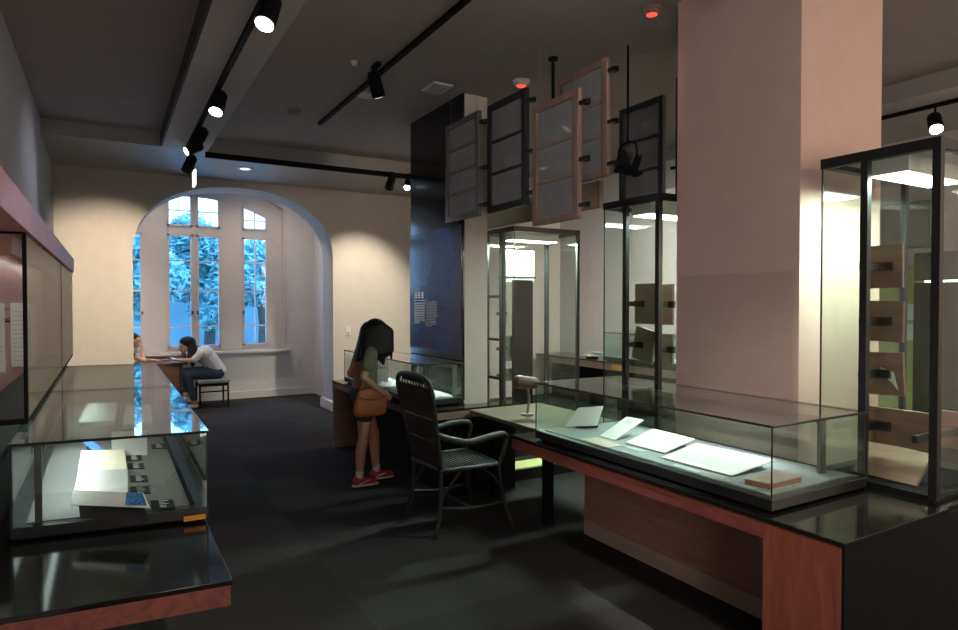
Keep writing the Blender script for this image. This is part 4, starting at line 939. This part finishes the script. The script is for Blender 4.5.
b.cap(G(-.02, -.07, .77), .083, G(-.035, -.075, .43), .050); b.cap(G(-.035, -.075, .43), .050, G(-.062, -.078, .30), .049); b.cap(G(-.062, -.078, .30), .048, G(-.075, -.08, .075), .029)
b.cap(G(-.01, .07, .77), .083, G(.115, .07, .43), .050); b.cap(G(.115, .07, .43), .050, G(.12, .07, .30), .049); b.cap(G(.12, .07, .30), .048, G(.135, .07, .075), .029)
b.cap(G(-.08, -.08, .05), .030, G(.03, -.085, .035), .022); b.cap(G(.13, .07, .05), .030, G(.24, .065, .035), .022)
b.build('body', SKIN, g, smooth=True, voxel=.0055, relax=3)
eyes(g, HC, HF, HU, .98)
h = MB(); h.ell(G(.11, .01, 1.36), (.108, .098, .105))
h.cap(G(.06, -.03, 1.36), (.075, .06, .08), G(-.02, -.095, 1.13), (.055, .028, .05)); h.cap(G(.06, .05, 1.36), (.075, .06, .08), G(-.03, .06, 1.12), (.05, .05, .05)); h.cap(G(.04, 0, 1.35), (.08, .08, .08), G(-.05, -.01, 1.11), (.035, .08, .05))
h.cap(G(.13, -.075, 1.36), (.075, .03, .07), G(.12, -.105, 1.15), (.055, .020, .05)); h.cap(G(.185, -.06, 1.34), (.045, .035, .06), G(.205, -.09, 1.17), (.028, .018, .04)); h.cap(G(.12, -.105, 1.15), (.05, .018, .04), G(.135, -.11, 1.08), (.02, .012, .03))
h.cap(G(.17, .10, 1.35), (.05, .02, .05), G(.19, .12, 1.17), (.03, .016, .04))
h.hull([(G(.12, -.02, 1.38), .075), (G(.20, -.07, 1.34), .05), (G(.03, -.04, 1.35), .06), (G(.215, -.11, 1.18), .022), (G(.11, -.13, 1.16), .020), (G(-.02, -.09, 1.20), .03)])
h.hull([(G(.06, 0, 1.35), .07), (G(-.03, -.08, 1.17), .028), (G(-.04, .06, 1.16), .03)])
for k in range(9):
    f_ = k / 8; x0_ = .215 - .26 * f_; h.cap(G(x0_ * .9 + .01, -.105 + .02 * f_, 1.22), .024, G(x0_ + random.uniform(-.008, .008), -.12 + .035 * f_, (1.085 if k in (2, 3, 4) else 1.115) + random.uniform(-.02, .02)), .009)
h.build('hair', HAIR, g, smooth=True, voxel=.007, relax=2)
s = MB(); s.ell(G(.02, 0, 1.07), (.102, .146, .148)); s.cap(G(.015, 0, 1.0), (.098, .130, .08), G(-.003, 0, .86), (.108, .140, .075)); s.cap(G(.02, -.115, 1.165), .058, G(.02, .115, 1.165), .058)
for q, e in ((-1, (-.04, -.172, 1.05)), (1, (-.01, .175, 1.05))): s.cap(G(.015, q * .135, 1.15), .058, G(*e), .054)
s.build('shirt', TSHIRT, g, smooth=True, voxel=.008, relax=2)
p = MB(); p.ell(G(-.015, 0, .79), (.115, .150, .105)); p.cap(G(-.02, -.07, .76), .098, G(-.027, -.075, .62), .082); p.cap(G(-.01, .07, .76), .098, G(.05, .07, .62), .082)
p.build('shorts', SHORTS, g, smooth=True, voxel=.008, relax=2)
for x, y in ((-.075, -.08), (.135, .07)):
    MB().cap(G(x, y, .08), .034, G(x + .002, y, .125), .036).build('sock', SOLE, g, smooth=True)
    sh = MB(); sh.cap(G(x - .02, y, .055), (.045, .038, .042), G(x + .05, y, .045), (.05, .038, .032)); sh.cap(G(x + .05, y, .045), (.04, .038, .030), G(x + .125, y - .004, .038), (.045, .036, .022))
    sh = sh.build('shoe', SHOE, g, smooth=True, voxel=.006, relax=2)
    so = MB(); so.cap(G(x - .022, y, .011), (.050, .042, .011), G(x + .125, y - .004, .011), (.052, .042, .011)); so.build('sole', SOLE, sh, smooth=True)
    MB().tube([G(x - .02, y - .042, .03), G(x + .03, y - .044, .045), G(x + .07, y - .042, .055)], .006, seg=6).build('side_stripe', SOLE, sh)
bag = thing('shoulder_bag', 'orange-brown leather shoulder bag hanging at the hip of the standing girl', 'bag', (gx - .02, gy - .2, .62))
q = MB(); N_ = 14
def ring(z, w_, d_, x0=0.0): return [G(x0 + w_ * math.copysign(abs(math.cos(2 * PI * k / N_)) ** .5, math.cos(2 * PI * k / N_)), -.185 + d_ * math.copysign(abs(math.sin(2 * PI * k / N_)) ** .6, math.sin(2 * PI * k / N_)), z) for k in range(N_)]
rg = [ring(.625, .10, .018, -.02), ring(.635, .145, .035, -.02), ring(.67, .158, .045, -.02), ring(.74, .150, .042, -.01), ring(.82, .132, .028, .0), ring(.865, .125, .012, .0)]
vv = [[q.bm.verts.new(v) for v in r_] for r_ in rg]
for a_, b_ in zip(vv, vv[1:]):
    for k in range(N_): q.bm.faces.new((a_[k], a_[(k + 1) % N_], b_[(k + 1) % N_], b_[k]))
q.bm.faces.new(vv[0][::-1]); q.bm.faces.new(vv[-1]); o = q.build('pouch', BAGM, bag, smooth=True); o.modifiers.new('sub', 'SUBSURF').levels = 1; o.modifiers['sub'].render_levels = 1
MB().tube([G(-.11, -.185, .85), G(-.06, -.19, 1.0), G(.0, -.13, 1.20), G(.02, -.06, 1.235), G(-.02, .02, 1.22), G(-.09, .0, 1.05), G(-.115, -.12, .88)], .008).build('strap', BAGM, bag, smooth=True)
MB().tube([G(-.125, -.225, .80), G(0, -.232, .775), G(.125, -.22, .80)], .005).build('flap_edge', BAGM, bag, smooth=True)

# --- alcove: table, bench, woman and boy
AY = 10.62
t = thing('alcove_table', 'reddish-brown wooden table between the woman and the boy under the window', 'table', (.72, 10.82, 0))
B(.46, 10.58, .665, 1.04, 11.06, .70).build('tabletop', ALCT, t, bevel=.004); B(.48, 10.61, .08, .93, 10.63, .665).build('front_panel', ALCT, t)
B(.50, 10.90, 0, .56, 10.96, .665).build('leg', ALCT, t); B(.94, 10.90, 0, 1.0, 10.96, .665).build('leg', ALCT, t); B(.50, 10.61, 0, .56, 10.63, .08).build('leg', ALCT, t); B(.86, 10.61, 0, .92, 10.63, .08).build('leg', ALCT, t)
t = thing('bench', 'bench with pale grey seat and dark legs that the woman sits on', 'bench', (1.38, AY, 0))
B(1.16, 10.36, .375, 1.62, 10.90, .43).build('seat', CUSH, t, bevel=.015); B(1.18, 10.38, .33, 1.60, 10.88, .375).build('frame', MATTB, t)
for x, y in ((1.19, 10.39), (1.59, 10.39), (1.19, 10.87), (1.59, 10.87)): MB().cyl((x, y, 0), (x, y, .33), .014, seg=8).build('leg', MATTB, t)
B(1.20, 10.385, .24, 1.58, 10.395, .26).build('stretcher', MATTB, t)
wm = thing('person', 'seated woman in white blouse and dark jeans leaning on the table by the window', 'person', (1.4, AY, 0))
def A(x, y, z): return (x, AY + y, z)
HC, HF, HU = A(1.03, -.02, .965), (-.90, -.12, -.38), (-.35, 0, .9)
b = MB(); head(b, HC, HF, HU)
b.cap(A(1.10, -.01, .91), .05, A(1.18, 0, .86), .055); b.ell(A(1.27, 0, .80), (.13, .16, .13)); b.cap(A(1.33, 0, .74), (.12, .15, .12), A(1.45, 0, .55), (.125, .165, .11))
b.cap(A(1.20, -.14, .84), .05, A(1.20, .14, .84), .05)
b.cap(A(1.20, -.165, .83), .047, A(1.10, -.20, .735), .038); b.cap(A(1.10, -.20, .735), .038, A(.93, -.16, .745), .026)     # arm to the phone
b.cap(A(1.20, .165, .83), .047, A(1.05, .18, .725), .038); b.cap(A(1.05, .18, .725), .036, A(.98, .06, .865), .026)         # hand under the chin
hand(b, A(.92, -.158, .748), (-.95, .05, .05), (0, -.2, 1), .95, side=1, curl=.7); hand(b, A(.975, .055, .87), (-.35, -.35, .75), (0, .9, .2), .9, side=1, curl=1.0)
for s_, kn, an, toe in ((-1, (1.02, -.10, .515), (1.13, -.10, .085), (.99, -.11, .03)), (1, (.99, .04, .535), (1.0, -.02, .20), (.87, -.04, .13))):
    b.cap(A(1.44, s_ * .09, .515), .085, A(*kn), .06); b.cap(A(*kn), .06, A(*an), .034); b.cap(A(an[0] + .02, an[1], an[2] - .04), .032, A(*toe), .020)
b.build('body', SKIN, wm, smooth=True, voxel=.0065, relax=3)
eyes(wm, HC, HF, HU)
h = MB(); h.ell(A(1.045, -.015, 1.005), (.118, .102, .092)); h.cap(A(1.09, -.05, .98), (.07, .06, .07), A(1.14, -.12, .80), (.055, .05, .06)); h.cap(A(1.09, .04, .98), (.07, .06, .07), A(1.15, .09, .80), (.05, .05, .05)); h.cap(A(1.08, -.09, .96), (.045, .02, .05), A(1.07, -.13, .76), (.045, .022, .05))
h.cap(A(1.12, -.13, .80), (.045, .03, .05), A(1.10, -.15, .66), (.03, .02, .03)); h.build('hair', HAIR, wm, smooth=True, voxel=.008, relax=2)
s = MB(); s.ell(A(1.28, 0, .805), (.145, .178, .142)); s.cap(A(1.34, 0, .74), (.135, .168, .13), A(1.47, 0, .54), (.14, .18, .10)); s.cap(A(1.21, -.14, .84), .062, A(1.21, .14, .84), .062)
s.cap(A(1.21, -.165, .83), .062, A(1.12, -.195, .75), .055); s.cap(A(1.21, .165, .83), .062, A(1.08, .18, .74), .055); s.build('blouse', WSHIRT, wm, smooth=True, voxel=.009, relax=3)
p = MB()
for s_, kn, an in ((-1, (1.02, -.10, .515), (1.115, -.10, .15)), (1, (.99, .04, .535), (1.0, -.01, .27))): p.cap(A(1.46, s_ * .09, .52), .105, A(*kn), .074); p.cap(A(*kn), .074, A(*an), .052)
p.ell(A(1.47, 0, .52), (.115, .165, .095)); p.build('jeans', JEANS, wm, smooth=True, voxel=.009, relax=2)
for x, y, z in ((1.13, -.10, .0), (1.0, -.02, .115)):
    m = MB(); m.cap(A(x + .01, y, z + .028), (.045, .038, .026), A(x - .14, y - .01, z + .022), (.045, .036, .02)); m.build('shoe', SOLE, wm, smooth=True)
ph = thing('phone', 'glowing phone held by the seated woman above the table', 'phone', (.86, AY - .16, .75))
Mp = Matrix.Translation(A(.835, -.165, .775)) @ Matrix.Rotation(.35, 4, 'Y')
B(-.035, -.07, -.004, .035, .07, .004, Mp).build('phone_case', WHITEPL, ph); B(-.032, -.066, .004, .032, .066, .0046, Mp).build('screen', PHONE, ph)

AY = 10.80
by = thing('person', 'boy in dark shirt at the table, half hidden by the arch wall', 'person', (.2, AY, 0))
HC, HF, HU = A(.335, .0, 1.035), (.95, -.1, -.25), (.25, 0, 1)
b = MB(); head(b, HC, HF, HU, .95); b.cap(A(.29, 0, .96), .042, A(.24, 0, .90), .05); b.ell(A(.20, 0, .80), (.09, .13, .13)); b.cap(A(.19, 0, .72), (.085, .115, .1), A(.14, 0, .52), (.10, .13, .09))
b.cap(A(.23, -.12, .86), .042, A(.46, -.13, .735), .032); b.cap(A(.46, -.13, .735), .032, A(.43, -.05, .90), .024); b.cap(A(.23, .12, .86), .042, A(.42, .15, .735), .032); b.cap(A(.42, .15, .735), .032, A(.55, .08, .73), .024)
hand(b, A(.43, -.048, .90), (.0, .3, .9), (0.9, -.3, 0), .85, side=1, curl=1.0); hand(b, A(.55, .08, .73), (.9, -.2, 0), (0, 0, 1), .85, side=1, curl=.4)
for q in (-1, 1): b.cap(A(.15, q * .075, .50), .072, A(.42, q * .08, .49), .052); b.cap(A(.42, q * .08, .49), .052, A(.40, q * .08, .08), .030); b.cap(A(.39, q * .08, .05), .03, A(.50, q * .08, .03), .02)
b.build('body', SKIN, by, smooth=True, voxel=.0065, relax=3); eyes(by, HC, HF, HU, .95)
h = MB(); h.ell(A(.315, 0, 1.085), (.092, .082, .07)); h.ell(A(.285, 0, 1.05), (.075, .078, .075)); h.cap(A(.36, 0, 1.10), (.05, .06, .035), A(.40, 0, 1.085), (.02, .05, .02)); h.build('hair', HAIR, by, smooth=True, voxel=.008, relax=2)
s = MB(); s.ell(A(.20, 0, .80), (.105, .146, .14)); s.cap(A(.19, 0, .72), (.1, .13, .1), A(.14, 0, .55), (.115, .146, .09)); s.cap(A(.22, -.11, .86), .054, A(.22, .11, .86), .054)
for q in (-1, 1): s.cap(A(.23, q * .12, .86), .054, A(.30, q * .125, .82), .05)
s.build('shirt', DSHIRT, by, smooth=True, voxel=.009, relax=2)
p = MB(); p.ell(A(.14, 0, .51), (.112, .145, .09))
for q in (-1, 1): p.cap(A(.15, q * .075, .50), .085, A(.36, q * .08, .49), .068)
p.build('shorts', SHORTS, by, smooth=True, voxel=.009, relax=2)
for q in (-1, 1): m = MB(); m.cap(A(.39, q * .08, .03), (.04, .036, .028), A(.51, q * .08, .024), (.04, .034, .022)); m.build('shoe', SHOE, by, smooth=True)
t = thing('stool', 'stool under the boy, behind the arch wall', 'stool', (.14, AY, 0)); MB().cyl(A(.12, 0, .37), A(.12, 0, .42), .16, seg=24).build('seat', CUSH, t)
for a in range(4): MB().cyl(A(.12 + .11 * math.cos(a * PI / 2 + .8), .11 * math.sin(a * PI / 2 + .8), 0), A(.12 + .09 * math.cos(a * PI / 2 + .8), .09 * math.sin(a * PI / 2 + .8), .37), .014, seg=8).build('leg', MATTB, t)

# ------------------------------------------------------------------ unseen downlights added as fill, and the warm lamp that lights the pillar
def downlight(label, x, y, energy, col, z=CZ, ang=150):
    r = thing('downlight', label, 'downlight', (x, y, z - .012), 'recessed ceiling downlights')
    MB().cyl((x, y, z - .012), (x, y, z), .09, seg=24).build('trim_ring', WHITEPL, r); MB().cyl((x, y, z - .015), (x, y, z - .012), .065, seg=24).build('lens', DOWNL, r)
    spot('downlight_lamp', (x, y, z - .03), (0, 0, -1), energy, ang, col, r, 1.0, .06)
downlight('added unseen ceiling downlight behind the viewer, over the aisle', 1.0, -1.6, 95, (1, .88, .76))  # added for general ambient light
downlight('added unseen ceiling downlight behind the viewer, right of the aisle', 3.6, -1.4, 60, (1, .78, .58))  # also added as ambient fill
downlight('added unseen downlight in the alcove ceiling, left', .5, 10.3, 95, (1, .84, .72), 3.75)  # this and the next are added to brighten the alcove
downlight('added unseen downlight in the alcove ceiling, right', 2.2, 10.3, 95, (1, .84, .72), 3.75)
downlight('added unseen ceiling downlight over the far side of the hall', 5.0, 6.9, 90, (1, .88, .76))  # added ambient fill for the far side
downlight('recessed ceiling downlight right of the pillar', 4.7, .2, 62, (1, .70, .46))
spotlight('added unseen spotlight near the viewer on the ceiling track, aimed at the island case', (1.84, 2.1, CZ), to((1.84, 2.1, 3.2), (2.5, 2.3, .83)), SPOTD, 260, 27, drop=.16, col=(.96, .98, 1))  # added out of view so the letters get light from above
spotlight('added unseen spotlight near the viewer on the beam track, aimed at the red end panel', (.74, 1.35, SZ), to((.74, 1.35, 3.1), (2.2, 1.75, .55)), SPOTD, 90, 60, col=(1, .88, .76))  # added to brighten the red panel without reaching the black side
spotlight('added unseen spotlight closest to the viewer on the beam track, aimed at the big pillar', (.74, .45, SZ), to((.74, .45, 3.1), (2.97, 2.3, 2.3)), SPOTD, 20, 75, col=(1, .86, .80))  # added to lift the pillar's left face
